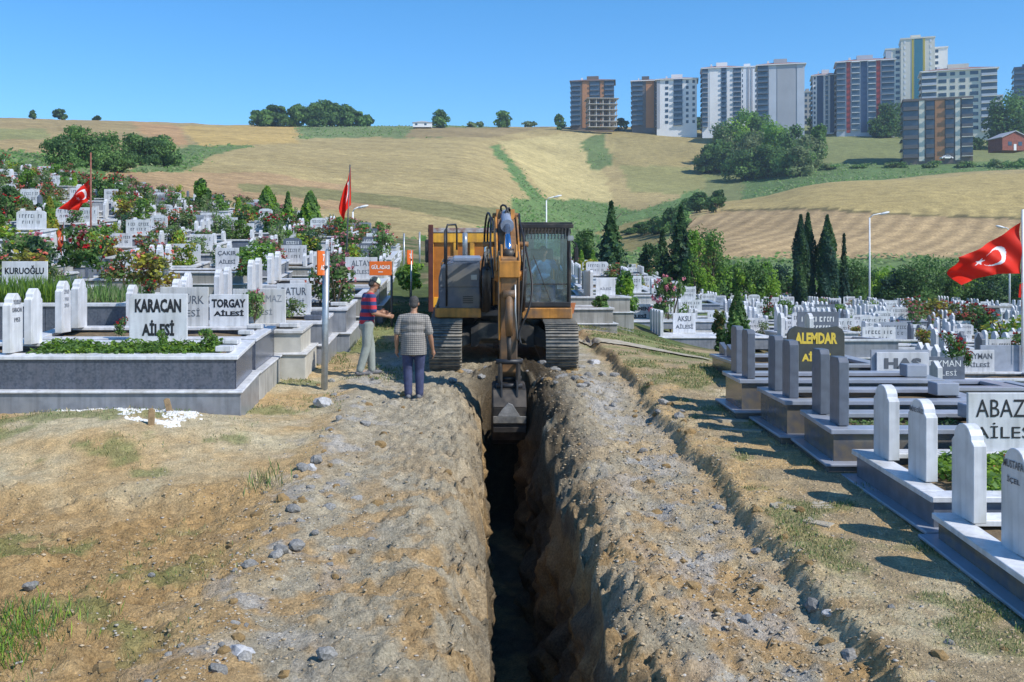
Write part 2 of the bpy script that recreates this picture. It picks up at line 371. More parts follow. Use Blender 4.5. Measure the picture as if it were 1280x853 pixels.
# ------------------------------------------------------------------ near ground with the open trench
TREND = 18.7
def lipL(y): return .14 + .10*(fbm(y*0+3, y, 1.6, 4, 1)-.5)
def lipR(y): return 1.02 + .0*(y-8)/10 + .46*(fbm(y*0+8, y, 1.1, 4, 2)-.5)
def feat(x, y):
    """height added to the base slope on the near ground"""
    z = 0.17*sstep(2.72, 2.90, x + .35*(fbm(x, y, 1.2, 3, 41)-.5))
    z = z + .30*np.exp(-(((x+5.0)/2.1)**2 + ((y-14.3)/1.25)**2)**1.5)
    z = z + .10*np.exp(-((x+1.9+.25*(fbm(x*0, y, .6, 2, 3)-.5))/.33)**2)*sstep(21, 17, y)
    z = z + .16*np.exp(-((x-1.45)/.4)**2)*fbm(x, y, .8, 3, 12)*1.6*sstep(20, 18, y)
    z = z + .12*np.exp(-((x+.45)/.45)**2)*fbm(x, y, .8, 3, 13)*sstep(20, 18, y)
    z = z + .34*np.exp(-(((x-.75)/.62)**2+((y-19.0)/.55)**2))            # spoil in front of the tracks
    z = z + .10*np.exp(-(((x-1.9)/.5)**2+((y-17.8)/.9)**2))
    z = z - .16*sstep(12.4, 11.6, y + .5*fbm(x, y*0, .9, 3, 6))*sstep(-2.3, -3.0, x)*sstep(9.0, 11.2, y)
    z = z - .20*sstep(-3.9, -4.6, x)*sstep(8.6, 7.8, y)
    rough = .35 + .9*np.clip(1.2-np.abs(x-.5)/2.6, 0, 1)*sstep(22, 18, y) + .8*sstep(12.5, 11.5, y)*sstep(-1.9, -2.6, x)*sstep(-7.5, -6, x)
    rough = rough*(1-.75*sstep(3.1, 3.6, x))*(1+.7*np.exp(-((x-.5)/.8)**4))
    wx = x+.12*(fbm(x, y, 3, 2, 57)-.5); wy = y+.12*(fbm(x, y, 3, 2, 58)-.5)
    ck = vs_(wx*5.2, wy*5.2, 91)*.55+vs_(wx*11, wy*11, 92)*.45
    rd = 1-np.abs(2*fbm(x, y, 4.2, 3, 51)-1)
    cl = 1-np.abs(2*fbm(x, y, 9.5, 3, 53)-1)
    z = z + rough*(.085*(ck-.5) + .10*(fbm(x, y, 2.2, 5, 50)-.5) + .045*(rd-.75) + .05*(cl-.75) + .09*(fbm(x, y, 15, 4, 52, .6)-.5) + .04*(vs_(wx*21, wy*21, 93)-.5) + .035*np.maximum(0, fbm(x, y, 6.5, 2, 54)-.55)*4*sstep(.45,.6,fbm(x,y,1.1,2,55)))
    return z
def shoulder(s, d, x, y):
    if s == 'L': return .40*np.exp(-(np.maximum(d,0)/.17)**1.3)*(.2+1.5*fbm(x, y, 2.6, 4, 61))*(.6+.8*vs_(x*6, y*6, 63)) + .10*np.exp(-(d/.5)**2)
    return .26*np.exp(-(np.maximum(d,0)/.13)**1.3)*(.1+1.6*fbm(x, y, 2.6, 4, 62))*(.5+vs_(x*6, y*6, 64))
def surf(x, y):
    x = np.asarray(x, float); y = np.asarray(y, float); m = (lipL(y)+lipR(y))/2; c = sstep(TREND+.35, TREND-.2, y)
    return H(x, y)+feat(x, y)-c*np.where(x < m, shoulder('L', lipL(y)-x, x, y), shoulder('R', x-lipR(y), x, y))
def gh(x, y): return float(surf(np.array([x]), np.array([y]))[0])
ys = [NY0]
while ys[-1] < NY1: ys.append(ys[-1]*1.0042)
ys = np.array(ys)
def spread(lim, d0, g, dmax):
    a = [0.0]; d = d0
    while a[-1] < lim: a.append(a[-1]+d); d = min(d*g, dmax)
    return np.array(a)
SL = spread(8.9, .022, 1.012, .05); SR = spread(7.2, .022, 1.012, .05)
nW = 46; nF = 14
cols = [('L', -s) for s in SL[::-1]] + [('WL', (i+1)/nW) for i in range(nW)] + [('F', (i+1)/(nF+1)) for i in range(nF)] + [('WR', 1-(i)/nW) for i in range(nW)] + [('R', s) for s in SR]
nc = len(cols); nr = len(ys)
X = np.zeros((nr, nc)); Z = np.zeros((nr, nc)); Yg = np.repeat(ys[:,None], nc, 1); wallm = np.zeros((nr, nc)); dep = np.zeros((nr,nc))
lL = lipL(ys); lR = lipR(ys); Dp = 2.35*sstep(TREND+.25, TREND-.35, ys)
clos = sstep(TREND+.35, TREND-.2, ys); mid = (lL+lR)/2; lL = mid+(lL-mid)*(.15+.85*clos); lR = mid+(lR-mid)*(.15+.85*clos)
for c, (k, t) in enumerate(cols):
    if k == 'L':
        x = lL+t; X[:,c] = x
        d = -t; Z[:,c] = H(x, ys)+feat(x, ys) - clos*shoulder('L', d, x, ys)
        wallm[:,c] = np.exp(-(d/.3)**2)*.6
    elif k == 'R':
        x = lR+t; X[:,c] = x
        Z[:,c] = H(x, ys)+feat(x, ys) - clos*shoulder('R', t, x, ys)
        wallm[:,c] = np.exp(-(t/.25)**2)*.5
iL = len(SL)-1; iR = iL+nW+nF+nW+1
zl = Z[:,iL]; zr = Z[:,iR]; fl = H(mid, ys)-Dp
fl = np.minimum(np.minimum(zl, zr)-.01, fl)
bL = lL+.05*clos; bR = lR-.24*clos
for c, (k, t) in enumerate(cols):
    if k == 'WL':
        z = zl+(fl-zl)*t; nz = fbm(ys, z*2.2, 2.4, 4, 71)-.5
        X[:,c] = lL+(bL-lL)*t + clos*np.minimum(t*4, 1)*(.20*nz + .09*(vs_(ys*6, z*6, 176)-.5) + .13*(fbm(ys, z*1.3, 5.5, 3, 172)-.5) + .08*(fbm(ys, z, 14, 3, 72)-.5)); Z[:,c] = z; dep[:,c] = t; wallm[:,c] = 1
    elif k == 'WR':
        z = zr+(fl-zr)*t; nz = fbm(ys, z*1.6, 1.7, 4, 73)-.5
        X[:,c] = lR+(bR-lR)*(t**.95) + clos*np.minimum(t*3, 1)*(.36*nz + .16*(vs_(ys*4.5, z*5, 175)-.5) + .20*(fbm(ys, z*1.2, 4.5, 3, 174)-.5) + .10*(fbm(ys, z, 13, 3, 74)-.5)); Z[:,c] = z; dep[:,c] = t; wallm[:,c] = 1
    elif k == 'F':
        X[:,c] = bL+(bR-bL)*t; Z[:,c] = fl + clos*.12*fbm(X[:,c], ys, 5, 3, 75); wallm[:,c] = 1; dep[:,c] = 1
# albedo of the near ground
clay = np.array(lin((210,180,132))); grey = np.array(lin((186,176,154))); ochre = np.array(lin((196,162,112))); pale = np.array(lin((214,200,166)))
grs = np.array(lin((132,144,88))); dry = np.array(lin((184,166,134))); wet_shade = np.array(lin((116,102,82))); rub = np.array(lin((190,188,184)))
def mixc(a, b, t): return a*(1-t[...,None]) + b*t[...,None]
n1 = fbm(X, Yg, .7, 5, 81); n2 = fbm(X, Yg, 2.6, 4, 82); n3 = fbm(X, Yg, .33, 4, 83); n4 = fbm(X, Yg, 9, 3, 84)
Cn = mixc(np.tile(clay, X.shape+(1,)), pale, sstep(.42, .66, n1))
gm = sstep(-2.3, -1.8, X+.8*(n1-.5)+ .12*(Yg-12)*.0)*sstep(2.9, 2.5, X)
Cn = mixc(Cn, grey, gm*sstep(.22, .52, n3+.25*(n2-.5)+.035*(Yg-9)))
Cn = mixc(Cn, ochre, sstep(.46, .60, n2+.1*(n1-.5))*sstep(16, 9, Yg)*.8)
Cn = mixc(Cn, rub, sstep(.55, .68, fbm(X, Yg, 3.3, 4, 85))*np.exp(-((X+1.75)/.6)**2)*.8)
Cn = mixc(Cn, rub, sstep(.5, .62, fbm(X, Yg, 3.0, 4, 86))*np.exp(-((X-2.1)/.55)**2)*.8)
Cn = mixc(Cn, ochre*.92, sstep(12.4, 11.2, Yg)*sstep(-1.9, -2.8, X)*sstep(.35, .6, n1+.2)*.75)
rgt = sstep(2.8, 3.1, X)
Cn = mixc(Cn, dry, rgt*sstep(.40, .6, n2))
Cn = mixc(Cn, grs, rgt*sstep(.58, .72, fbm(X, Yg, 1.6, 4, 87)+.10*sstep(14, 18, Yg))*.6)
lft = sstep(-2.1, -2.7, X)
Cn = mixc(Cn, grs, lft*sstep(.60, .70, fbm(X, Yg, 1.3, 4, 88))*.65)
Cn = mixc(Cn, grs, sstep(-3.9, -4.4, X)*sstep(8.9, 8.0, Yg)*sstep(.35, .5, n2+.1))
behind = sstep(19, 22, Yg)
Cn = mixc(Cn, mixc(np.tile(dry, X.shape+(1,)), grs, sstep(.42,.6,n1)), behind*np.clip(sstep(-1.3, -2, X)+sstep(2.2, 3, X), 0, 1)*.85)
Cn = mixc(Cn, mixc(np.tile(wet_shade, X.shape+(1,)), ochre*.85, sstep(.45, .6, fbm(X+Z, Yg, 1.4, 4, 89))), np.clip(wallm,0,1)*.85)  # trench walls and lips: moist soil, with the shade of the cut painted in
Cn = mixc(Cn, wet_shade*.42, np.exp(-(((X-.8)/1.0)**2+((Yg-18.8)/1.2)**2))*sstep(.3,.5,n2+.15))
Cn = mixc(Cn, wet_shade*.40, np.exp(-((X-1.12)/.42)**2)*sstep(10, 15.5, Yg)*sstep(.30,.50,n2+.12)*.95)
Cn = Cn*(.80+.36*n4)[...,None]*np.where(dep > 0, 1-.25*dep, 1)[...,None]  # tone drops with depth down the trench walls
M['ground'] = groundmat('dug_clay_and_gravel', 7.0, 45.0, 38.0, 1.0, .05)
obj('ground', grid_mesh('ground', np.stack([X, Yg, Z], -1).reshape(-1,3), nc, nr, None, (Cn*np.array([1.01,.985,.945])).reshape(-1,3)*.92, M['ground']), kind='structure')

# ------------------------------------------------------------------ lettering
_tc = {}
def text_mesh(s, w, h, mt, ext=.004, bold=.0, vertical=False):
    """flat engraved lettering in the x-z plane facing -y, centred, fitted to w by h"""
    key = (s, round(w,3), round(h,3), mt.name)
    if key in _tc: return _tc[key]
    cu = bpy.data.curves.new('lettering', 'FONT'); cu.body = s; cu.size = 1; cu.extrude = 0; cu.offset = bold; cu.resolution_u = 2
    cu.align_x = 'CENTER'
    o = bpy.data.objects.new('t', cu); COL.objects.link(o); bpy.context.view_layer.update()
    me = bpy.data.meshes.new_from_object(o.evaluated_get(bpy.context.evaluated_depsgraph_get()))
    bpy.data.objects.remove(o); bpy.data.curves.remove(cu)
    v = np.array([tuple(q.co) for q in me.vertices]); 
    if len(v) == 0: return None
    mn = v.min(0); mx = v.max(0); sz = np.maximum(mx-mn, 1e-6)
    x = (v[:,0]-(mn[0]+mx[0])/2)/sz[0]*w; z = (v[:,1]-(mn[1]+mx[1])/2)/sz[1]*h
    co = np.stack([x, np.full(len(x), -ext), z], 1)
    me.vertices.foreach_set('co', co.ravel()); me.materials.clear(); me.materials.append(mt); me.name = 'lettering'; me.update()
    _tc[key] = me; return me
def lettering(parent, lines, w, h, mt, y=-.002, bold=.02, loc=(0,0,0), rz=0):
    """lines: list of (text, width fraction, height fraction, centre height fraction)"""
    mb = []
    for (s, fw, fh, cz) in lines:
        me = text_mesh(s, w*fw, h*fh, mt, bold=bold)
        if me is None: continue
        mb.append((me, cz))
    mrg = bpy.data.meshes.new('lettering'); vs = []; fs = []
    for me, cz in mb:
        b = len(vs); vs += [(v.co.x, v.co.y+y, v.co.z+h*cz) for v in me.vertices]; fs += [tuple(i+b for i in p.vertices) for p in me.polygons]
    mrg.from_pydata(vs, [], fs); mrg.materials.append(mt)
    return obj('lettering', mrg, parent, loc, (0,0,rz), kind='stuff')

# ------------------------------------------------------------------ headstone shapes (local: base at z=0, wide face towards +-x, thickness along x)
def stone_mesh(kind, w, h, t, mt):
    b = MB(); hw = w/2
    if kind == 'round':      # straight sides, small shoulders, round head
        o = [(-hw,0),(-hw,h*.80),(-hw*.86,h*.83)]
        for k in range(9):
            a = math.pi*(1-k/8); o.append((math.cos(a)*hw*.78, h*.84+math.sin(a)*h*.16))
        o += [(hw*.86,h*.83),(hw,h*.80),(hw,0)]
    elif kind == 'stepped':  # shoulders stepped twice under a small round top
        o = [(-hw,0),(-hw,h*.80),(-hw*.72,h*.84),(-hw*.72,h*.90),(-hw*.5,h*.95),(-hw*.2,h),(hw*.2,h),(hw*.5,h*.95),(hw*.72,h*.90),(hw*.72,h*.84),(hw,h*.80),(hw,0)]
    elif kind == 'slant':    # plain slab, one upper corner cut
        o = [(-hw,0),(-hw,h*.93),(-hw*.7,h),(hw*.7,h),(hw,h*.93),(hw,0)]
    elif kind == 'lean':
        o = [(-hw,0),(-hw,h*.55),(hw,h),(hw,0)]
    else:                    # pointed
        o = [(-hw,0),(-hw,h*.78),(-hw*.55,h*.86),(0,h),(hw*.55,h*.86),(hw,h*.78),(hw,0)]
    b.prism(o, 'x', -t/2, t/2)
    me = b.mesh('headstone', mt)
    bm = bmesh.new(); bm.from_mesh(me); bmesh.ops.bevel(bm, geom=[e for e in bm.edges], offset=.006, segments=1, affect='EDGES', clamp_overlap=True); bm.to_mesh(me); bm.free()
    return me
_sm = {}
def stone(parent, kind, x, y, z, w, h, t, mt, rz=0, label=None):
    key = (kind, round(w,2), round(h,2), round(t,2), mt.name)
    if key not in _sm: _sm[key] = stone_mesh(kind, w, h, t, mt)
    return obj('headstone', _sm[key], parent, (x,y,z), (0,0,rz), label=label)

def grave(label, x0, x1, y0, y1, zg, ztop, mb, mc, stones=(), plate=None, plates=(), k=0.0, split=.48, ledge=.0, set_=.10, soil=True, blocks=(), group=None, cop=.055, panels=False, ms=None, mp=None, mbase=None, corner=None, mledge=None):
    """x0..x1,y0..y1 footprint; zg ground height at y0, ztop coping height at y0; k slope along y"""
    t = thing('grave', label, 'grave', (x0, y0, zg), group=group)
    w = x1-x0; d = y1-y0; hz_ = ztop-zg; zb = hz_*split; mbase = mbase or mb
    deep = .35+abs(k)*d
    obj('base', MB().cbox(0, w, 0, d, -deep, zb-.035, .008).mesh('base', mbase, shear=k), t)
    obj('ledge', MB().cbox(-.035, w+.035, -.035, d+.035, zb-.034, zb, .008).mesh('ledge', mledge or mc, shear=k), t)
    s = set_; b = MB(); th = .10
    b.box(s, w-s, s, s+th, zb+.001, hz_-cop-.001); b.box(s, w-s, d-s-th, d-s, zb+.001, hz_-cop-.001)
    b.box(s, s+th, s+th, d-s-th, zb+.001, hz_-cop-.001); b.box(w-s-th, w-s, s+th, d-s-th, zb+.001, hz_-cop-.001)
    obj('plinth', b.mesh('plinth', mb, shear=k), t)
    if panels:
        n = panels; ww = (w-2*s)
        for i in range(n):
            a = s+ww*i/n+.006; e = s+ww*(i+1)/n-.006
            obj('panel', MB().cbox(a, e, s-.014, s-.001, zb+.004, hz_-cop-.004, .004).mesh('panel', mb, shear=k), t)
        m_ = max(1, int(round(d/1.3)))
        for i in range(m_):
            a = s+(d-2*s)*i/m_+.006; e = s+(d-2*s)*(i+1)/m_-.006
            for xs in ((s-.014, s-.001), (w-s+.001, w-s+.014)):
                obj('panel', MB().cbox(xs[0], xs[1], a, e, zb+.004, hz_-cop-.004, .004).mesh('panel', mb, shear=k), t)
    b = MB(); c = .24; o_ = s-.045
    for q in ((o_, w-o_, o_, o_+c), (o_, w-o_, d-o_-c, d-o_), (o_, o_+c, o_+c, d-o_-c), (w-o_-c, w-o_, o_+c, d-o_-c)): b.cbox(q[0], q[1], q[2], q[3], hz_-cop, hz_, .006)
    obj('coping', b.mesh('coping', mc, shear=k), t)
    if soil:
        g = MB(); nx = 8; ny = 6; vs = []
        for j in range(ny+1):
            for i in range(nx+1):
                vs.append((s+.1+(w-2*s-.2)*i/nx, s+.1+(d-2*s-.2)*j/ny, hz_-.13+R.uniform(-.02,.05)))
        g.add(vs, [(j*(nx+1)+i, j*(nx+1)+i+1, (j+1)*(nx+1)+i+1, (j+1)*(nx+1)+i) for j in range(ny) for i in range(nx)])
        obj('soil', g.mesh('soil', M['soil_bed'] if soil is True else soil, True, shear=k), t)
    for q in stones:   # (kind, x, y, w, h, t, material, lettering)
        kd, sx, sy, sw, sh, st, sm = q[:7]
        so_ = stone(t, kd, sx-x0, sy-y0, hz_+k*(sy-y0)-.001, sw, sh, st, sm)
        if len(q) > 7 and q[7]:
            txt, mt_, side = q[7]
            hh = sh*.6
            lettering(so_, [(l, fw, .13, cz) for (l, fw, cz) in txt], sw*.8, hh, mt_, loc=((st/2+.001)*side, 0, sh*.42), rz=rad(90)*side)
    for q in blocks:   # (x, y, wx, wy, h, material)
        obj('foot_block', MB().cbox(-q[2]/2, q[2]/2, -q[3]/2, q[3]/2, 0, q[4], .01).mesh('foot_block', q[5]), t, (q[0]-x0, q[1]-y0, hz_+k*(q[1]-y0)))
    for q in ((plate,) if plate else ())+tuple(plates):   # dict x,y,w,h,mat,ink,lines,shape,frame
        pw, ph = q['w'], q['h']; o2 = []
        if q.get('shape') == 'curl':
            for (u, v) in ((-.5,0),(-.5,.82),(-.46,.93),(-.36,1),(-.2,.965),(0,.95),(.2,.965),(.36,1),(.46,.93),(.5,.82),(.5,0)): o2.append((u*pw, v*ph))
        elif q.get('shape') == 'cut':
            for (u, v) in ((-.5,0),(-.5,.93),(-.45,1),(.5,1),(.5,0)): o2.append((u*pw, v*ph))
        elif q.get('shape') == 'roundtop':
            for (u, v) in ((-.5,0),(-.5,.8),(-.42,.95),(-.3,1),(.3,1),(.42,.95),(.5,.8),(.5,0)): o2.append((u*pw, v*ph))
        else: o2 = [(-pw/2,0),(-pw/2,ph),(pw/2,ph),(pw/2,0)]
        b = MB().prism(o2, 'y', -.022, .022); me = b.mesh('name_plate', q['mat'])
        bm = bmesh.new(); bm.from_mesh(me); bmesh.ops.bevel(bm, geom=list(bm.edges), offset=.005, segments=1, affect='EDGES', clamp_overlap=True); bm.to_mesh(me); bm.free()
        po = obj('name_plate', me, t, (q['x']-x0, q['y']-y0, hz_+k*(q['y']-y0)-.002))
        if q.get('frame'):
            obj('plate_backing', MB().box(-pw/2-.07, pw/2+.03, .024, .06, 0, ph+.04).mesh('plate_backing', q['frame']), po)
        if q.get('lines'): lettering(po, q['lines'], pw, ph, q['ink'], y=-.0225, bold=q.get('bold', .02))
    return t

WM, GM, SL_, SC_ = M['marble'], M['marble_grey'], M['slate'], M['slate_cop']
def two(a, b='AİLESİ', wa=.78, wb=.5, ha=.26, hb=.24, za=.72, zb=.34): return [(a, wa, ha, za), (b, wb, hb, zb)]

# ------------------------------------------------------------------ left row along the path
def gz_(x, y): return float(H(x, y))
grave('large grave with dark marble sides and the KARACAN AİLESİ plate, nearest left', -7.9, -3.45, 15.5, 16.85, gz_(-3.6,15.5)-.05, -1.27, M['granite'], M['marble'], k=.13, split=.49, panels=1, mbase=M['marble_grey'],
      stones=[('stepped', -7.0, 15.85, .42, .90, .13, WM, ([('YUSUF', .8, .72), ('KARACAN', .95, .5), ('1953', .6, .22)], M['greyink'], 1)), ('stepped', -6.96, 16.5, .42, .88, .12, WM)],
      blocks=[(-3.78,15.95,.24,.34,.08,WM), (-3.8,16.5,.22,.26,.07,WM)],
      plate=dict(x=-5.04, y=16.72, w=.93, h=.76, mat=WM, ink=M['ink'], shape='cut', lines=two('KARACAN', wa=.80, wb=.56, ha=.29, hb=.34, za=.75, zb=.28), bold=.045))
grave('grey sided grave with the TORGAY AİLESİ plate, just behind the KARACAN grave', -7.4, -3.46, 16.93, 18.75, gz_(-3.6,16.9)-.03, -1.09, M['granite'], M['marble'], k=.07, split=.49, panels=1, mbase=M['concrete'],
      stones=[('stepped', -6.98, 17.75, .40, .88, .12, WM, ([('ZEYNEP', .7, .62), ('1950', .5, .38), ('2015', .6, .18)], M['marble_grey'], 1)), ('stepped', -6.95, 18.4, .42, .86, .13, WM)],
      blocks=[(-3.8,17.5,.22,.3,.07,WM), (-3.8,18.3,.26,.3,.07,WM)],
      plates=[dict(x=-4.35, y=18.62, w=.69, h=.57, mat=WM, ink=M['ink'], lines=two('TORGAY', wa=.88, wb=.78, ha=.27, hb=.2, za=.72, zb=.42), bold=.04),
              dict(x=-5.15, y=18.63, w=.86, h=.70, mat=M['marble2'], ink=M['greyink'], lines=two('ÖZTÜRK', wa=.82, wb=.66, ha=.26, hb=.22, za=.70, zb=.36), bold=0)])
grave('low cream stone grave beside the grey sign post', -6.6, -3.02, 18.85, 20.2, gz_(-3.1,18.9)-.02, -1.07, M['cream'], M['marble2'], k=.07, split=.55, stones=[('stepped', -6.3, 19.3, .4,.8,.12, WM)], blocks=[(-3.4,19.4,.34,.3,.08,WM)],
      plates=[dict(x=-4.1, y=20.05, w=1.02, h=.66, mat=M['marble2'], ink=M['marble_grey'], lines=two('ZOR YILMAZ', wa=.86, wb=.5, ha=.2, hb=.18), bold=0)])
grave('grave with grey granite side panels and the BATUR AİLESİ plate', -6.2, -2.85, 20.3, 21.9, gz_(-3,20.3)-.02, -.98, M['marble_grey'], M['marble'], k=.08, split=.5, panels=1, stones=[('stepped', -5.9, 20.8,.4,.8,.12,WM), ('stepped', -5.9, 21.4,.4,.8,.12,WM)], blocks=[(-3.15,20.7,.34,.3,.09,M['granite']), (-3.15,21.4,.3,.3,.08,M['granite'])],
      plates=[dict(x=-3.72, y=21.75, w=.72, h=.62, mat=WM, ink=M['greyink'], lines=two('BATUR', wa=.72, wb=.6, ha=.26, hb=.24, za=.74, zb=.38), bold=.01)])
grave('grave with the ÇİFTÇİ plate, white coping over grey slabs', -5.8, -2.6, 22.1, 24.2, gz_(-3,22.2)-.02, -.78, M['marble_grey'], M['marble'], k=.07, split=.45, panels=2, stones=[('stepped', -5.5, 22.6,.4,.8,.12,WM), ('stepped', -5.5, 23.4,.4,.8,.12,WM)], blocks=[(-2.9,22.7,.34,.3,.08,WM),(-2.9,23.5,.34,.3,.08,WM)],
      plates=[dict(x=-3.85, y=24.05, w=.72, h=.45, mat=WM, ink=M['ink'], lines=[('ÇİFTÇİ', .85, .5, .5)], bold=.04)])
grave('pale grave directly behind the man in the striped shirt', -5.6, -2.45, 24.4, 26.6, gz_(-2.6,24.5)-.02, -.55, M['concrete'], M['marble'], k=.07, split=.5, panels=1, stones=[('stepped', -5.3, 25,.4,.8,.12,WM), ('stepped', -5.3, 25.8,.4,.8,.12,WM)])
grave('grey slab grave with a white plate behind the orange section sign', -5.6, -2.3, 26.8, 29.3, gz_(-2.6,27)-.02, -.35, M['marble_grey'], M['marble'], k=.07, split=.5, panels=1, stones=[('stepped', -5.3, 27.4,.4,.8,.12,WM), ('stepped', -5.3, 28.4,.4,.8,.12,WM)],
      plates=[dict(x=-3.1, y=29.1, w=.9, h=.6, mat=WM, ink=M['greyink'], lines=two('ALTAY', wa=.6), bold=0)])
grave('dark panelled grave carrying the KURUOĞLU AİLESİ plate at the left edge', -11.2, -6.35, 19.4, 21.9, gz_(-8,19.5)-.15, -.60, M['granite'], M['marble'], k=.06, split=.42, panels=3, stones=[('stepped', -10.9, 20,.42,.8,.12,WM)],
      plates=[dict(x=-9.35, y=21.75, w=.95, h=.68, mat=WM, ink=M['ink'], lines=two('KURUOĞLU', wa=.86, wb=.52, ha=.27, hb=.3, za=.74, zb=.32), bold=.03)])
grave('small dark panelled grave with white slab, right of the KURUOĞLU grave', -6.25, -4.95, 20.75, 22.6, gz_(-6,20.8)-.1, -.66, M['granite'], M['marble2'], k=.06, split=.35, panels=1, stones=[('stepped', -5.9, 21.6,.36,.6,.1,WM)])

# ------------------------------------------------------------------ right row along the path
def stn(kind, xs, ys_, w, h, t, mt, txt=None): return [(kind, xs, y, w, h, t, mt) + ((txt[i],) if txt and txt[i] else ()) for i, y in enumerate(ys_)]
GT, GB = M['granite_tan'], M['slate_cop']
grave('polished dark grave with short slanted stones, farthest of the right path-side row', 4.36, 6.9, 17.0, 19.4, gz_(4.4,17.0)-.05, -1.52, GT, GB, split=.25, stones=stn('lean', 4.62, (17.4,17.95,18.5,19.05), .4,.22,.09,SL_))
grave('polished grave with two slate headstones and the golden ALEMDAR AİLESİ plate', 3.76, 6.8, 14.78, 15.92, gz_(4,14.78)+.0, -1.54, GT, GB, k=.03, split=.40, stones=stn('slant', 4.0, (15.05,15.68), .32,.70,.11,SL_), blocks=[(6.45,15.2,.30,.26,.18,SC_)],
      plates=[dict(x=5.22, y=15.80, w=.87, h=.69, mat=M['olive_stone'], ink=M['gold'], shape='curl', lines=two('ALEMDAR', wa=.74, wb=.5, ha=.25, hb=.22, za=.73, zb=.33), bold=.05)])
grave('polished grave with two slate headstones, second before the ALEMDAR grave', 3.96, 6.7, 13.30, 14.72, gz_(4,13.3)+.0, -1.66, GT, GB, k=.03, split=.40, stones=stn('slant', 4.20, (13.72,14.38), .32,.75,.12,SL_), blocks=[(6.3,13.9,.30,.28,.17,SC_)])
grave('polished granite grave with two slate headstones beside the white headstones', 4.1, 6.7, 11.98, 13.24, gz_(4.2,12.0)+.02, -1.83, GT, GB, k=.07, split=.40, stones=stn('slant', 4.36, (12.35,13.0), .32,.80,.12,SL_), blocks=[(6.15,12.7,.32,.28,.17,SC_)])
grave('white topped grave with two white headstones and the ABAZA AİLESİ plate', 4.26, 7.4, 9.72, 11.88, gz_(4.3,9.7)+.02, -2.12, M['slate'], M['marble'], k=.05, split=.42, mledge=GB, stones=stn('round', 4.55, (10.5,11.42), .42,.80,.12,WM, [([('EMİNE OĞUZ', .95, .75)], M['greyink'], -1), None]),
      plates=[dict(x=6.02, y=11.72, w=.88, h=.66, mat=WM, ink=M['ink'], lines=two('ABAZA', wa=.80, wb=.84, ha=.30, hb=.27, za=.74, zb=.36), bold=.0)])
grave('nearest white topped grave with one blank and one inscribed headstone', 4.18, 7.4, 7.3, 9.64, gz_(4.3,7.3)+.02, -2.40, GT, M['marble'], k=.08, split=.46, mledge=GB, stones=stn('round', 4.50, (8.52,9.42), .42,.86,.12,WM, [([('MUSTAFA', .95, .70), ('İÇEL', .6, .45)], M['greyink'], -1), None]))
grave('grave with a HAS plate on grey backing, behind the first right row', 6.2, 8.4, 15.6, 16.9, -2.55, -1.74, SL_, GB, plates=[dict(x=6.95, y=16.8, w=.84, h=.44, mat=WM, ink=M['greyink'], frame=GB, lines=[('HAS', .72, .40, .60)], bold=.06)])
grave('white grave with the KAYMAN AİLESİ plate at the right edge', 11.0, 14.0, 24.2, 26.2, -3.25, -2.5, M['concrete'], WM, stones=stn('pointed', 11.2, (24.6,25.1,25.6,26.0), .36,.75,.1,WM), plates=[dict(x=12.65, y=26.0, w=.80, h=.55, mat=WM, ink=M['greyink'], lines=two('KAYMAN', wa=.86, wb=.7), bold=.02), dict(x=13.3, y=26.1, w=1.1, h=.66, mat=SC_, ink=M['whiteink'])])
grave('dark stone grave with the TEYMAN AİLESİ plate, right of the HAS grave', 8.9, 11.2, 20.0, 21.6, -3.0, -2.25, SL_, GB, stones=stn('pointed', 9.1, (20.4,21.0), .36,.5,.1,WM), plates=[dict(x=9.75, y=21.5, w=.86, h=.50, mat=M['slate'], ink=M['whiteink'], lines=two('TEYMAN', wa=.8, wb=.6), bold=0)])
grave('grave with the AKSU AİLESİ plate at the corner of the cross path', 5.75, 9.6, 33.0, 35.2, gz_(6,33), -2.05, M['marble_grey'], WM, split=.42, stones=stn('slant', 6.05, (33.35,33.85,34.35,34.85), .42,.82,.10,WM),
      plates=[dict(x=7.15, y=35.05, w=.76, h=.66, mat=WM, ink=M['greyink'], lines=two('AKSU', wa=.6, wb=.78, ha=.28, hb=.26), bold=.02)])
grave('grave with the GEÇEMEN AİLESİ plate beyond the grassy cross path', 4.6, 9.0, 36.5, 38.6, gz_(5,36.5), -1.85, M['marble_grey'], WM, split=.42, stones=stn('slant', 4.9, (36.85,37.35,37.85,38.35), .42,.85,.10,WM),
      plates=[dict(x=6.1, y=38.45, w=1.0, h=.66, mat=WM, ink=M['ink'], lines=two('GEÇEMEN', wa=.86, wb=.7, ha=.26, hb=.24), bold=.05)])
grave('long low concrete grave behind the right excavator track', 2.3, 3.95, 28.3, 30.8, gz_(4,28.3)-.05, -.98, M['concrete'], WM, split=.5, stones=(), plates=[])
grave('pale grave with five slim stones behind the long concrete grave', 2.9, 4.9, 31.5, 33.6, gz_(4,31.5), -.75, M['concrete'], WM, split=.5, stones=stn('slant', 3.65, (31.9,32.3,32.7,33.1,33.4), .36,.8,.09,WM), plates=[dict(x=4.3, y=33.5, w=.62, h=.55, mat=WM, ink=M['greyink'], lines=[('AİLESİ',.6,.2,.4)], bold=0)])
grave('grave with the ÇAKIR AİLESİ plate among the left hillside graves', -9.9, -6.9, 31.5, 33.8, gz_(-8,32), gz_(-8,32)+.72, M['concrete'], WM, k=.05, stones=stn('stepped', -9.6, (32.0,32.9), .4,.8,.12,WM),
      plates=[dict(x=-7.92, y=33.65, w=.76, h=.66, mat=WM, ink=M['greyink'], lines=two('ÇAKIR', wa=.8, wb=.7), bold=.02)])
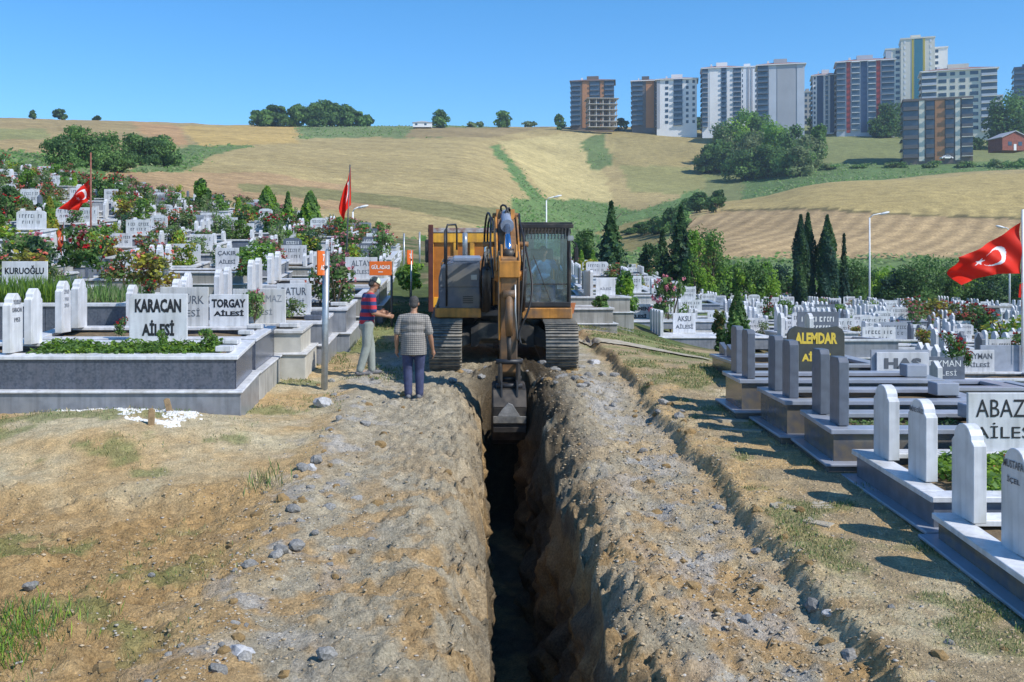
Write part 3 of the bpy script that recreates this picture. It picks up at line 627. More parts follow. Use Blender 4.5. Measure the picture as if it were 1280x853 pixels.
# ------------------------------------------------------------------ the many graves on both slopes
ORD = ['first','second','third','fourth','fifth','sixth','seventh','eighth','ninth','tenth','eleventh','twelfth','thirteenth','fourteenth','fifteenth','sixteenth','seventeenth','eighteenth','nineteenth','twentieth','twenty-first','twenty-second','twenty-third','twenty-fourth','twenty-fifth','twenty-sixth','twenty-seventh','twenty-eighth','twenty-ninth','thirtieth']

NUMW = {0:'no',1:'one',2:'two',3:'three',4:'four',5:'five',6:'six'}
def scribble(w, h, seed):
    r = random.Random(seed); b = MB()
    for row, (cz, hh, fw) in enumerate(((.70,.20,.8),(.36,.17,.6))):
        x = -w*fw/2
        while x < w*fw/2:
            c = w*r.uniform(.045,.09)
            if r.random() < .9:
                z0 = h*(cz-hh/2); z1 = h*(cz+hh/2); q = r.random()
                b.add([(x,-.024,z0),(x+c*.35,-.024,z0),(x+c*.35,-.024,z1),(x,-.024,z1)], [(0,1,2,3)])
                if q > .3: b.add([(x+c*.36,-.024,z1-h*.05),(x+c*.8,-.024,z1-h*.05),(x+c*.8,-.024,z1),(x+c*.36,-.024,z1)], [(0,1,2,3)])
                if q > .6: b.add([(x+c*.36,-.024,z0),(x+c*.8,-.024,z0),(x+c*.8,-.024,z0+h*.05),(x+c*.36,-.024,z0+h*.05)], [(0,1,2,3)])
            x += c*1.25
    return b
_pm = {}
plant_spots = []; seen_lab = {}
def gen_grave(side, x0, x1, y0, d, row, pos, rr):
    y1 = y0+d; zg = hz((x0+x1)/2, y0); k = (hz((x0+x1)/2, y1)-zg)/d; k = max(-.1, min(.12, k)); zz = zg+max(0, .12*(abs(hz(x0,y0)-hz(x1,y0))))
    mb_ = rr.choice([M['concrete'], GM, M['marble2'], GM, M['cream'], SL_, WM]); mc_ = rr.choice([WM, WM, WM, M['marble2'], SC_ if side == 'right' else WM])
    n = (rr.choice([1,2,2,3]) if side == 'left' else rr.choice([2,3,4,4])) if d > 1.9 else rr.choice([1,2,2]); kd = rr.choice(['stepped','pointed','slant','round']) if side == 'right' else rr.choice(['stepped','stepped','round','pointed'])
    ms_ = WM if rr.random() < .85 else rr.choice([SL_, M['marble2']])
    hh = rr.uniform(.5, .8) if side == 'left' else rr.uniform(.6,.85); h_ = rr.uniform(.45, .8)
    ends = [x0+.3] if rr.random() < .75 else [x0+.3, x1-.35]
    st = []
    for e, ex in enumerate(ends):
        for i in range(n):
            st.append((kd, ex, y0+.3+(d-.6)*(i/(max(1, n-1)) if n > 1 else .5), .38, hh*(1 if e == 0 else .72), .10, ms_))
    pls = []
    has = rr.random() < .8
    desc = 'white' if mb_ in (WM,) else 'grey sided' if mb_ in (GM, M['concrete']) else 'dark sided' if mb_ is SL_ else 'pale stone'
    lab = f"{desc} grave{' with plate' if has else ''}, {ORD[min(pos,19)]} from path, in the {ORD[row]} row of {side} slope"
    q_ = seen_lab.get(lab, 0); seen_lab[lab] = q_+1
    plant_spots.append((side, (x0+x1)/2, y0+d*.5, zz+h_-.1+k*d*.5, x1-x0, d, row, pos))
    t = grave(lab, x0, x1, y0, y1, zz-.05, zz+h_, mb_, mc_, stones=st, k=k, soil=M['bed_green'] if rr.random() < .7 else True, split=rr.choice([.4,.5,.55]), group=f'graves on the {side} slope')
    if has:
        pw = rr.choice([.75,.85,.95,1.1]); ph = rr.choice([.5,.6,.66]); sh = rr.choice(['cut','rect','roundtop','rect'])
        key = (pw, ph, sh, rr.randrange(3)); pm = WM if rr.random() < .85 else rr.choice([SL_, M['marble_grey'], SC_])
        if (key, pm.name) not in _pm:
            o2 = {'rect': ((-.5,0),(-.5,1),(.5,1),(.5,0)), 'cut': ((-.5,0),(-.5,.9),(-.42,1),(.42,1),(.5,.9),(.5,0)), 'roundtop': ((-.5,0),(-.5,.8),(-.4,.95),(-.2,1),(.2,1),(.4,.95),(.5,.8),(.5,0))}[sh]
            _pm[(key, pm.name)] = (MB().prism([(u*pw, v*ph) for u, v in o2], 'y', -.022, .022).mesh('name_plate', pm), scribble(pw, ph, (int(pw*100)*7+int(ph*100)*3+key[3]*31+len(sh)) & 255).mesh('lettering', M['greyink'] if pm is not SL_ else M['whiteink'], fix=False))
        me, le = _pm[(key, pm.name)]
        w = x1-x0; yy = d-.12
        po = obj('name_plate', me, t, (w*rr.uniform(.45,.68), yy, h_+.05+k*yy-.002)); obj('lettering', le, po, kind='stuff')
    return t
taken = [(-9.9,-6.9,31.5,33.8), (5.75,9.6,33.0,35.2), (4.6,9.0,36.5,38.6), (2.3,3.95,28.3,30.8), (2.9,4.9,31.5,33.6), (11,14,24.2,26.2), (8.9,11.2,20,21.6),(-5.6,-2.3,24,29.4),(-11.2,-4.9,19.4,22.6),(-6.4,-2.3,16,24.5)]
def free(x0, x1, y0, y1): return all(x1 < a-.1 or x0 > b+.1 or y1 < c-.05 or y0 > d+.05 for a, b, c, d in taken)
rr = random.Random(11); spots = []
y = 22.9; row = 0
while y < 74:
    d = rr.choice([1.5, 2.1, 2.6]); x = -2.35-.045*(y-24) - (0 if y < 50 else (y-50)*.16); pos = 0
    while True:
        w = rr.uniform(2.2, 3.0); x1 = x; x0 = x-w
        if CX+F*x1/(y+d) < -25 or pos > 17: break
        if free(x0, x1, y, y+d) and rr.random() < .95:
            jx = rr.uniform(-.3,.3); jy = rr.uniform(-.3,.3)
            gen_grave('left', x0, x1, y+jy, d, row, pos, rr); spots.append(('left', x0, x1, y+jy, d, row, pos))
        x = x0-rr.choice([.2,.25,.4,.8]); pos += 1
    y += d+rr.choice([.4,.6,.9])*(1 if y < 45 else 1.5); row += 1
y = 21.6; row = 0
while y < 92:
    d = rr.choice([1.7, 2.3, 2.9]); xs = 7.9 if y < 27 else 9.9 if y < 36 else 9.3 if y < 39.5 else 4.4 if y < 70 else 10
    x = xs + (y-40)*.05*(y > 40); pos = 0
    while True:
        w = rr.uniform(2.4, 3.4); x0 = x; x1 = x+w
        if CX+F*x0/y > 1300 or pos > 18: break
        if free(x0, x1, y, y+d) and rr.random() < .93:
            gen_grave('right', x0, x1, y+rr.uniform(-.2,.2), d, row, pos, rr); spots.append(('right', x0, x1, y, d, row, pos))
        x = x1+rr.choice([.3,.5,.9]); pos += 1
    y += d+rr.choice([.5,.8,1.0])*(1 if y < 45 else 1.35); row += 1
print('graves', len(spots))

# ------------------------------------------------------------------ machines and furniture materials
M['exorange'] = mat('worn_orange_machine_paint', (.60,.26,.045), .5, .35, 5, bump=.05, dirt=(.20,.12,.07), dirt_scale=2.2, streak=.35)
M['exbrown'] = mat('muddy_orange_arm_paint', (.30,.155,.06), .6, .45, 5, bump=.12, dirt=(.085,.065,.05), dirt_scale=2.4)
M['exgrey'] = mat('dark_grey_machine_panel', (.115,.14,.185), .25, .3, 4, bump=.02, dirt=(.17,.165,.155), dirt_scale=2)
M['exblack'] = mat('black_machine_steel', (.025,.026,.030), .5, .35, 9, bump=.05, dirt=(.07,.06,.05), dirt_scale=3)
M['rubber'] = mat('black_hose_rubber', (.014,.014,.016), .55, .2, 9)
M['trackst'] = mat('dusty_track_steel', (.19,.185,.17), .6, .4, 12, metal=.3, bump=.15, dirt=(.30,.265,.21), dirt_scale=5)
M['trackdk'] = mat('dark_track_frame', (.045,.042,.038), .7, .4, 8, bump=.1, dirt=(.15,.125,.09), dirt_scale=3)
M['chrome'] = mat('chrome_rod', (.60,.68,.82), .12, .1, 5, metal=1.0)
M['barrel'] = mat('grey_cylinder_barrel', (.26,.30,.38), .4, .2, 8)
M['bucket'] = mat('worn_bucket_steel', (.042,.036,.031), .6, .4, 10, metal=.2, bump=.1, dirt=(.085,.07,.055), dirt_scale=4)
M['truck'] = mat('yellow_orange_truck_paint', (.92,.46,.04), .45, .2, 3, bump=.03, streak=.2, dirt=(.42,.20,.05), dirt_scale=2.2)
M['truckrec'] = mat('orange_recess_paint', (.50,.17,.02), .5, .3, 4, dirt=(.32,.14,.05))
M['truckred'] = mat('rust_red_chassis', (.13,.035,.022), .7, .4, 6, bump=.1)
M['wornwhite'] = mat('worn_pale_lip', (.50,.46,.44), .7, .4, 14, dirt=(.25,.10,.06), dirt_scale=7)
g = bpy.data.materials.new('cab_glass'); g.use_nodes = True; n_ = g.node_tree; n_.nodes.clear()
o_ = n_.nodes.new('ShaderNodeOutputMaterial'); tr = n_.nodes.new('ShaderNodeBsdfTransparent'); tr.inputs[0].default_value = (.78,.88,.93,1)
gl = n_.nodes.new('ShaderNodeBsdfGlossy'); gl.inputs['Roughness'].default_value = .03; gl.inputs[0].default_value = (.62,.82,1,1)
df = n_.nodes.new('ShaderNodeBsdfDiffuse'); df.inputs[0].default_value = (.30,.37,.42,1)
m1 = n_.nodes.new('ShaderNodeMixShader'); m1.inputs[0].default_value = .08; m2 = n_.nodes.new('ShaderNodeMixShader'); m2.inputs[0].default_value = .22
n_.links.new(tr.outputs[0], m1.inputs[1]); n_.links.new(df.outputs[0], m1.inputs[2]); n_.links.new(m1.outputs[0], m2.inputs[1]); n_.links.new(gl.outputs[0], m2.inputs[2]); n_.links.new(m2.outputs[0], o_.inputs[0])
M['glass'] = g
M['mirror'] = mat('mirror_glass', (.5,.55,.6), .08, .05, metal=1.0)
M['darkglass'] = mat('dark_window_glass', (.045,.06,.085), .12, .3, .6, spec=.8)

# ------------------------------------------------------------------ excavator
EX = thing('excavator', 'orange and dark grey crawler excavator digging the trench, arm lowered', 'excavator', (.60, 21.5, -1.80), rot=(math.atan(.077), 0, 0))
def bev(me, off=.02, seg=2):
    bm = bmesh.new(); bm.from_mesh(me); bmesh.ops.bevel(bm, geom=[e for e in bm.edges if e.calc_face_angle(0) > .6], offset=off, segments=seg, affect='EDGES', clamp_overlap=True); bm.to_mesh(me); bm.free(); return me
# shoe: width along x, travels along its local y, outer side +z
sh_ = MB().cbox(-.31,.31,-.088,.088,-.018,.012,.004)
for yy in (-.075,-.0,.07): sh_.box(-.31,.31,yy-.009,yy+.009,.012,.042)
sh_.box(-.12,-.06,-.08,.08,-.05,-.018); sh_.box(.06,.12,-.08,.08,-.05,-.018)
shoe = sh_.mesh('track_shoe', M['trackst'])
rT = .44; Ls = 2.95; per = 2*Ls+2*math.pi*rT; nS = 48
for side in (-1.10, 1.10):
    tf = obj('track_frame', MB().cbox(-.17,.17,-1.45,1.45,.24,.66,.03).box(-.10,.10,-1.2,1.2,.66,.74).mesh('track_frame', M['trackdk']), EX, (side,0,0))
    for yy in (-Ls/2, Ls/2):
        b = MB()
        for (xa, xb, r_) in ((-.12,.12,.34), (-.05,.05,.39), (-.16,.16,.10)): b.tube([(xa,0,0),(xb,0,0)], r_, 24)
        obj('idler_wheel' if yy < 0 else 'sprocket', bev(b.mesh('idler_wheel', M['trackdk']), .01, 1), EX, (side,yy,.47))
    for i in range(7):
        if i == 0: rol = MB().tube([(-.14,0,0),(.14,0,0)], .085, 14).mesh('track_roller', M['trackdk'])
        obj('track_roller', rol, EX, (side,-1.2+.4*i,.13))
    for i in range(nS):
        s = per*i/nS
        if s < Ls: y_, z_, a = -Ls/2+s, .47+rT, 0
        elif s < Ls+math.pi*rT: t_ = (s-Ls)/rT; y_, z_, a = Ls/2+rT*math.sin(t_), .47+rT*math.cos(t_), -t_
        elif s < 2*Ls+math.pi*rT: y_, z_, a = Ls/2-(s-Ls-math.pi*rT), .47-rT, math.pi
        else: t_ = (s-2*Ls-math.pi*rT)/rT; y_, z_, a = -Ls/2-rT*math.sin(t_), .47-rT*math.cos(t_), math.pi-t_
        obj('track_shoe', shoe, EX, (side,y_,z_), (a,0,0))
b = MB(); b.cbox(-.55,.55,-.75,.75,.42,.86,.06)
for sx in (-1,1):
    for sy in (-1,1): b.tube([(sx*.4,sy*.4,.66),(sx*.98,sy*1.05,.48)], [.24,.17], 6)
b.prism([(-.62,.40),(-.62,.78),(-.45,.86),(.45,.86),(.62,.78),(.62,.40),(.5,.40),(.42,.56),(-.42,.56),(-.5,.40)], 'y', -.95,-.78)
obj('carbody', b.mesh('carbody', M['trackdk']), EX)
obj('slew_ring', MB().tube([(0,0,.86),(0,0,1.0)], .58, 32).mesh('slew_ring', M['exblack']), EX)
obj('deck', bev(MB().box(-1.28,1.33,-.95,1.85,1.0,1.12).mesh('deck', M['exblack']), .02), EX)
b = MB(); b.cbox(-1.30,-.42,-1.02,-.955,.98,1.17,.015); b.cbox(-1.33,-1.29,-.95,1.6,.98,1.17,.01); obj('skirt', b.mesh('skirt', M['exorange']), EX)
b = MB(); b.cbox(.38,1.36,-1.02,-.955,.96,1.17,.015); b.cbox(1.335,1.375,-.95,.6,.96,1.17,.01); obj('skirt', b.mesh('skirt', M['exorange']), EX)
# left storage housing with rounded outer top
o2 = [(-1.26,1.125),(-1.26,1.75),(-1.22,1.93),(-1.10,2.03),(-.95,2.06),(-.44,2.06),(-.44,1.125)]
hse = obj('storage_housing', bev(MB().prism(o2, 'y', -.92, 1.3).mesh('storage_housing', M['exgrey']), .02), EX)
b = MB(); b.prism([(-1.24,1.14),(-1.24,1.56),(-.46,1.56),(-.46,1.14)], 'y', -.938,-.921); obj('lower_door', bev(b.mesh('lower_door', M['exgrey']), .006, 1), hse)
b = MB(); b.prism([(-1.235,1.58),(-1.235,1.76),(-1.19,1.90),(-1.09,2.0),(-.95,2.035),(-.46,2.035),(-.46,1.58)], 'y', -.938,-.921); obj('upper_door', bev(b.mesh('upper_door', M['exgrey']), .006, 1), hse)
obj('latch', MB().cbox(-.62,-.5,-.95,-.938,1.72,1.82,.004).mesh('latch', M['galv']), hse)
b = MB()
for k in range(4): b.box(-.78,-.58,-.949,-.938,1.26+.04*k,1.275+.04*k)
obj('vent', b.mesh('vent', M['exblack']), hse, kind='stuff')
obj('lid', bev(MB().box(-.98,-.42,-.7,.2,2.06,2.13).mesh('lid', M['barrel']), .02), hse)
obj('handrail', MB().tube([(-1.1,-.95,1.2),(-1.1,-.99,2.72),(-1.08,-.97,2.80),(-.92,-.8,2.80),(-.9,-.78,2.72),(-.9,-.78,2.30)], .020, 8).tube([(-1.1,-.97,2.1),(-1.04,-.8,2.1)], .015, 6).mesh('handrail', M['exblack'], True), EX)
obj('handrail', MB().tube([(-1.14,-.6,2.0),(-1.14,-.6,2.66),(-1.14,.6,2.66),(-1.14,.6,2.0)], .022, 8).mesh('handrail', M['exblack'], True), EX)
obj('exhaust_pipe', MB().tube([(-.75,.9,2.0),(-.75,.9,2.42),(-.75,1.0,2.55)], .055, 12).mesh('exhaust_pipe', M['galv'], True), EX)
obj('engine_hood', bev(MB().box(-1.25,1.25,.62,1.8,1.12,2.02).mesh('engine_hood', M['exorange']), .06), EX)
obj('counterweight', bev(MB().box(-1.3,1.3,1.8,2.3,.98,2.0).mesh('counterweight', M['exgrey']), .15, 3), EX)
obj('boom_tower', MB().prism([(-.7,1.12),(-.95,1.25),(-.75,1.75),(-.35,1.75),(.3,1.2),(.3,1.12)], 'x', -.40,-.33).prism([(-.7,1.12),(-.95,1.25),(-.75,1.75),(-.35,1.75),(.3,1.2),(.3,1.12)], 'x', .26,.33).mesh('boom_tower', M['exorange']), EX)
obj('pump_cover', bev(MB().box(-.30,.24,-.2,.6,1.12,1.7).mesh('pump_cover', M['exblack']), .04), EX)
# cab: local x .38..1.34, y -.95..0.75, z 1.17..2.80
cab = obj('cab', None, EX)
cx0, cx1, cy0, cy1, cz0, cz1 = .38, 1.34, -.92, .72, 1.18, 2.72
b = MB()
for (x_, y_) in ((cx0,cy0),(cx1,cy0)): b.tube([(x_+(.03 if x_ < .5 else -.03),cy0+.03,cz0),(x_+(.03 if x_ < .5 else -.03),cy0-.02,1.9),(x_+(.05 if x_ < .5 else -.05),cy0+.05,cz1-.04)], .04, 8)
for (x_, y_) in ((cx0,cy1),(cx1,cy1),(cx1,-.05)): b.tube([(x_+(.03 if x_ < .5 else -.03),y_,cz0),(x_+(.03 if x_ < .5 else -.03),y_,cz1-.02)], .045, 8)
b.cbox(cx0,cx1,cy0-.02,cy0+.06,cz0,cz0+.10,.01); b.cbox(cx0,cx1,cy0+.02,cy0+.10,cz1-.10,cz1,.01)
b.cbox(cx0,cx0+.06,cy0,cy1,cz0,cz0+.3,.01); b.cbox(cx1-.06,cx1,cy0,cy1,cz0,cz0+.3,.01); b.cbox(cx0,cx1,cy1-.05,cy1,cz0,cz0+.5,.01)
obj('cab_frame', b.mesh('cab_frame', M['exblack']), cab)
obj('cab_floor', MB().box(cx0+.03,cx1-.03,cy0+.06,cy1-.05,cz0-.03,cz0+.02).mesh('cab_floor', M['exblack']), cab)
rf_ = obj('cab_roof', bev(MB().box(cx0-.01,cx1+.01,cy0+.02,cy1+.05,cz1,cz1+.08).mesh('cab_roof', M['exgrey']), .03), cab)
obj('windscreen', MB().prism([(cx0+.07,cz0+.10),(cx0+.07,cz1-.16),(cx0+.13,cz1-.10),(cx1-.13,cz1-.10),(cx1-.07,cz1-.16),(cx1-.07,cz0+.10)], 'y', cy0+.005, cy0+.012).mesh('windscreen', M['glass']), cab)
obj('wiper_rail', MB().box(cx0+.07,cx1-.07,cy0-.01,cy0+.004,1.62,1.645).mesh('wiper_rail', M['exblack']), cab)
for xx in (cx0+.02, cx1-.03): obj('side_window', MB().box(xx,xx+.008,cy0+.08,cy1-.06,cz0+.32,cz1-.08).mesh('side_window', M['glass']), cab)
obj('rear_window', MB().box(cx0+.08,cx1-.08,cy1-.02,cy1-.012,cz0+.5,cz1-.1).mesh('rear_window', M['glass']), cab)
# head guard: visor grille over the windscreen top
gd = obj('roof_guard', MB().cbox(cx0-.03,cx1+.03,cy0-.20,cy0-.15,cz1+.02,cz1+.10,.008).cbox(cx0-.03,cx1+.03,cy0+.0,cy0+.05,cz1+.085,cz1+.13,.008).box(cx0-.03,cx0,cy0-.15,cy0+.0,cz1+.03,cz1+.09).box(cx1,cx1+.03,cy0-.15,cy0,cz1+.03,cz1+.09).mesh('roof_guard', M['exblack']), cab)
bar = MB().tube([(0,-.17,.05),(0,-.06,-.20)], .009, 5).mesh('guard_bar', M['galv'])
for i in range(14): obj('guard_bar', bar, gd, (cx0+.05+i*.066, cy0, cz1))
bar2 = MB().box(-.008,.008,-.17,.02,.07,.085).mesh('guard_bar', M['exblack'])
for i in range(14): obj('guard_bar', bar2, gd, (cx0+.05+i*.066, cy0, cz1))
obj('work_lamp', bev(MB().box(-.06,.06,-.05,.05,-.05,.05).mesh('work_lamp', M['galv']), .015), cab, (cx1-.02,cy0-.10,cz1-.18))
obj('wiper', MB().tube([(.95,cy0-.02,1.3),(.6,cy0-.02,2.2)], .008, 5).mesh('wiper', M['exblack']), cab)
seat = MB(); seat.cbox(.62,1.1,.0,.5,1.35,1.6,.04); seat.cbox(.62,1.1,.42,.55,1.6,2.25,.04); seat.cbox(.50,.60,-.3,.35,1.35,1.85,.02); seat.cbox(1.12,1.22,-.3,.35,1.35,1.85,.02)
obj('seat', seat.mesh('seat', M['exblack']), cab)
obj('joystick', MB().tube([(.55,-.25,1.85),(.56,-.3,2.0)], .02, 8).mesh('joystick', M['rubber'], True), cab); obj('joystick', MB().tube([(1.17,-.25,1.85),(1.16,-.3,2.0)], .02, 8).mesh('joystick', M['rubber'], True), cab)
obj('paper_sheet', MB().box(1.08,1.2,-.86,-.8,1.53,1.62).mesh('paper_sheet', M['lime']), cab)
obj('coiled_strap', MB().tube([(.52+.09*math.cos(a), -.72+.07*math.sin(a), 1.29+.004*a) for a in [k*.5 for k in range(40)]], .014, 5).mesh('coiled_strap', M['wornwhite'], True), cab)
# mirror on the cab
obj('cab_mirror', MB().tube([(cx1,cy0,2.5),(cx1+.10,cy0-.12,2.42),(cx1+.10,cy0-.14,2.2)], .014, 6).cbox(cx1+.05,cx1+.13,cy0-.16,cy0-.12,2.1,2.36,.01).mesh('cab_mirror', M['exblack']), cab)
# boom
bc = .02
def plate(outl, x0, x1, m, name, par, off=.008): return obj(name, bev(MB().prism(outl, 'x', x0, x1).mesh(name, m), off, 1), par)
top = [(-.45,1.55),(-1.35,2.55),(-1.95,2.94),(-2.45,2.95),(-3.1,2.62),(-3.66,2.22)]
bot = [(-3.60,1.93),(-3.0,2.22),(-2.4,2.42),(-2.0,2.38),(-1.5,2.0),(-.75,1.2),(-.5,1.25)]
prof = top+bot
boom = plate([(y, z) for y, z in prof], bc-.17, bc+.17, M['exbrown'], 'boom', EX, .015)
for sx in (-1, 1):
    xx = bc+sx*.19; e = [(y, z+.045) for y, z in top]+[(y, z-.02) for y, z in bot]
    plate(e, xx-.016, xx+.016, M['exorange'], 'boom_side_plate', boom)
b = MB(); b.prism([(-1.5,2.75),(-1.75,3.12),(-2.0,3.12),(-2.1,2.85)], 'x', bc-.17, bc-.10); b.prism([(-1.5,2.75),(-1.75,3.12),(-2.0,3.12),(-2.1,2.85)], 'x', bc+.10, bc+.17); b.tube([(bc-.24,-1.87,3.0),(bc+.24,-1.87,3.0)], .05, 12)
obj('cylinder_bracket', b.mesh('cylinder_bracket', M['exorange']), boom)
cyl = obj('arm_cylinder', MB().tube([(bc,-1.87,3.02),(bc,-2.9,2.86)], .095, 16).tube([(bc,-2.9,2.86),(bc,-3.02,2.842)], .118, 16).mesh('arm_cylinder', M['barrel']), EX)
obj('cylinder_rod', MB().tube([(bc,-3.0,2.845),(bc,-3.78,2.42)], .052, 14).mesh('cylinder_rod', M['chrome'], True), cyl)
obj('rod_eye', MB().tube([(bc-.085,-3.8,2.40),(bc+.085,-3.8,2.40)], .085, 16).mesh('rod_eye', M['exblack'], True), cyl)
for sx in (-1, 1):
    c_ = obj('lift_cylinder', MB().tube([(bc+sx*.34,-1.02,1.15),(bc+sx*.34,-1.75,2.0)], .085, 14).mesh('lift_cylinder', M['exblack'], True), EX)
    obj('cylinder_rod', MB().tube([(bc+sx*.34,-1.75,2.0),(bc+sx*.34,-2.15,2.48)], .05, 12).mesh('cylinder_rod', M['chrome'], True), c_)
    obj('pin', MB().tube([(bc+sx*.18,-2.15,2.48),(bc+sx*.42,-2.15,2.48)], .05, 12).mesh('pin', M['exbrown'], True), c_)
# stick (arm), hanging almost straight down
sp = [(-3.62,2.42),(-3.98,2.34),(-4.02,2.05),(-3.95,1.2),(-3.90,.40),(-3.80,.28),(-3.68,.30),(-3.62,1.1),(-3.50,1.85),(-3.46,2.1)]
stick = plate(sp, bc-.145, bc+.145, M['exbrown'], 'stick', EX, .015)
for sx in (-1, 1):
    xx = bc+sx*.16
    plate([(y*1.0-.012, z+.02) for y, z in sp[:4]]+[(-3.93,.95),(-3.66,1.0)]+sp[8:], xx-.014, xx+.014, M['exorange'] if sx < 0 else M['exbrown'], 'stick_side_plate', stick)
    plate([(-3.60,2.28),(-3.72,2.56),(-3.86,2.56),(-3.96,2.3)], bc+sx*.125-.018, bc+sx*.125+.018, M['exorange'], 'stick_ear', stick)
obj('stick_face', MB().cbox(bc-.17,bc+.17,-4.06,-4.02,2.02,2.30,.01).mesh('stick_face', M['exorange']), stick)
obj('pin_boss', MB().tube([(bc-.24,-3.62,2.02),(bc+.24,-3.62,2.02)], .085, 16).mesh('pin_boss', M['exorange']), stick)
bcy = obj('bucket_cylinder', MB().tube([(bc+.0,-4.06,1.72),(bc,-4.12,1.05)], .062, 14).mesh('bucket_cylinder', M['exbrown'], True), EX)
obj('cylinder_rod', MB().tube([(bc,-4.12,1.05),(bc,-4.13,.62)], .036, 10).mesh('cylinder_rod', M['bucket'], True), bcy)
obj('cylinder_mount', MB().tube([(bc-.1,-4.05,1.74),(bc+.1,-4.05,1.74)], .075, 12).mesh('cylinder_mount', M['exbrown'], True), bcy)
obj('steel_pipe', MB().tube([(bc+.10,-4.02,1.9),(bc+.10,-4.03,1.45),(bc+.14,-4.0,.98)], .018, 6).mesh('steel_pipe', M['galv'], True), stick)
# bucket linkage and bucket
lk = obj('bucket_linkage', None, EX)
for sx in (-1, 1):
    obj('link_arm', MB().tube([(bc+sx*.15,-4.13,.62),(bc+sx*.15,-4.16,.22)], .04, 8).tube([(bc+sx*.15,-4.13,.62),(bc+sx*.15,-3.86,.55)], .035, 8).mesh('link_arm', M['bucket']), lk)
for (yy, zz) in ((-4.13,.62),(-4.16,.22),(-3.80,.28)): obj('link_pin', MB().tube([(bc-.22,yy,zz),(bc+.22,yy,zz)], .045, 12).mesh('link_pin', M['exblack'], True), lk)
bk = obj('bucket', None, EX)
hull = [(-3.72,.20),(-4.22,.16),(-4.38,-.10),(-4.36,-.42),(-4.20,-.66),(-3.92,-.80),(-3.55,-.84),(-3.15,-.76)]
b = MB()
for i in range(len(hull)-1):
    (y0_, z0_), (y1_, z1_) = hull[i], hull[i+1]; d_ = Vector((y1_-y0_, z1_-z0_)).normalized(); nx_, nz_ = -d_.y*.022, d_.x*.022
    b.prism([(y0_,z0_),(y1_,z1_),(y1_-nx_,z1_-nz_),(y0_-nx_,z0_-nz_)], 'x', bc-.265, bc+.265)
obj('bucket_shell', b.mesh('bucket_shell', M['bucket'], fix=False), bk)
for sx in (-1, 1): plate(hull+[(-3.12,-.70),(-3.40,-.2),(-3.66,.12)], bc+sx*.268-.012, bc+sx*.268+.012, M['bucket'], 'bucket_cheek', bk, .004)
for sx in (-1, 1): plate([(-3.66,.14),(-3.66,.36),(-3.9,.38),(-4.28,.30),(-4.32,.06)], bc+sx*.13-.016, bc+sx*.13+.016, M['exblack'], 'bucket_ear', bk, .004)
obj('wear_strip', MB().cbox(bc-.275,bc+.275,-4.43,-4.385,-.36,-.24,.01).mesh('wear_strip', M['trackst']), bk)
obj('wear_strip', MB().cbox(bc-.275,bc+.275,-4.40,-4.34,-.52,-.42,.01).mesh('wear_strip', M['bucket']), bk)
tooth = MB().prism([(-3.2,-.80),(-3.2,-.70),(-2.92,-.72)], 'x', -.04,.04).mesh('bucket_tooth', M['galv'])
for i in range(4): obj('bucket_tooth', tooth, bk, (bc-.21+.14*i,0,0))
obj('dried_soil', MB().prism([(-.2,-.24),(-.13,-.13),(-.02,-.02),(.05,-.05),(.17,-.24)], 'y', -4.43,-4.385).mesh('dried_soil', M['rock']), bk, (bc,0,0))
# hoses
for i, pts in enumerate([
    [(-.26,-.4,1.6),(-.30,-1.2,2.6),(-.27,-1.9,2.95),(-.22,-2.5,2.92),(-.24,-3.2,2.75)],
    [(-.30,-.4,1.6),(-.36,-1.2,2.5),(-.32,-1.8,3.02),(-.26,-2.4,2.95),(-.28,-3.3,2.5),(-.24,-3.9,2.0)],
    [(.28,-.4,1.6),(.31,-1.3,2.6),(.28,-1.9,3.02),(.26,-2.6,2.9),(.30,-3.3,2.55),(.26,-3.8,1.9),(.20,-3.9,1.2)],
    [(.0,-1.5,2.9),(-.06,-1.8,3.16),(.02,-2.1,3.18),(.08,-2.2,3.0)],
    [(.05,-1.5,2.9),(.1,-1.85,3.12),(.04,-2.15,3.12),(.0,-2.3,3.0)],
    [(.33,-3.2,2.5),(.42,-3.7,1.9),(.36,-3.9,1.5),(.20,-3.95,1.1),(.22,-4.0,.9)],
    [(-.38,-1.0,1.1),(-.44,-1.3,1.6),(-.40,-1.6,2.1),(-.36,-1.7,2.3)],
    [(-.24,-.5,1.4),(-.16,-.8,1.15),(.1,-.85,1.12),(.3,-.6,1.3)]]):
    P3 = [Vector(p) for p in pts]; sm = []
    for j in range(len(P3)-1):
        p0 = P3[max(j-1,0)]; p1 = P3[j]; p2 = P3[j+1]; p3 = P3[min(j+2,len(P3)-1)]
        for q in range(5):
            u = q/5; sm.append(.5*((2*p1)+(p2-p0)*u+(2*p0-5*p1+4*p2-p3)*u*u+(3*p1-p0-3*p2+p3)*u**3))
    sm.append(P3[-1]); obj('hydraulic_hose', MB().tube(sm, .019, 6).mesh('hydraulic_hose', M['rubber'], True), EX)

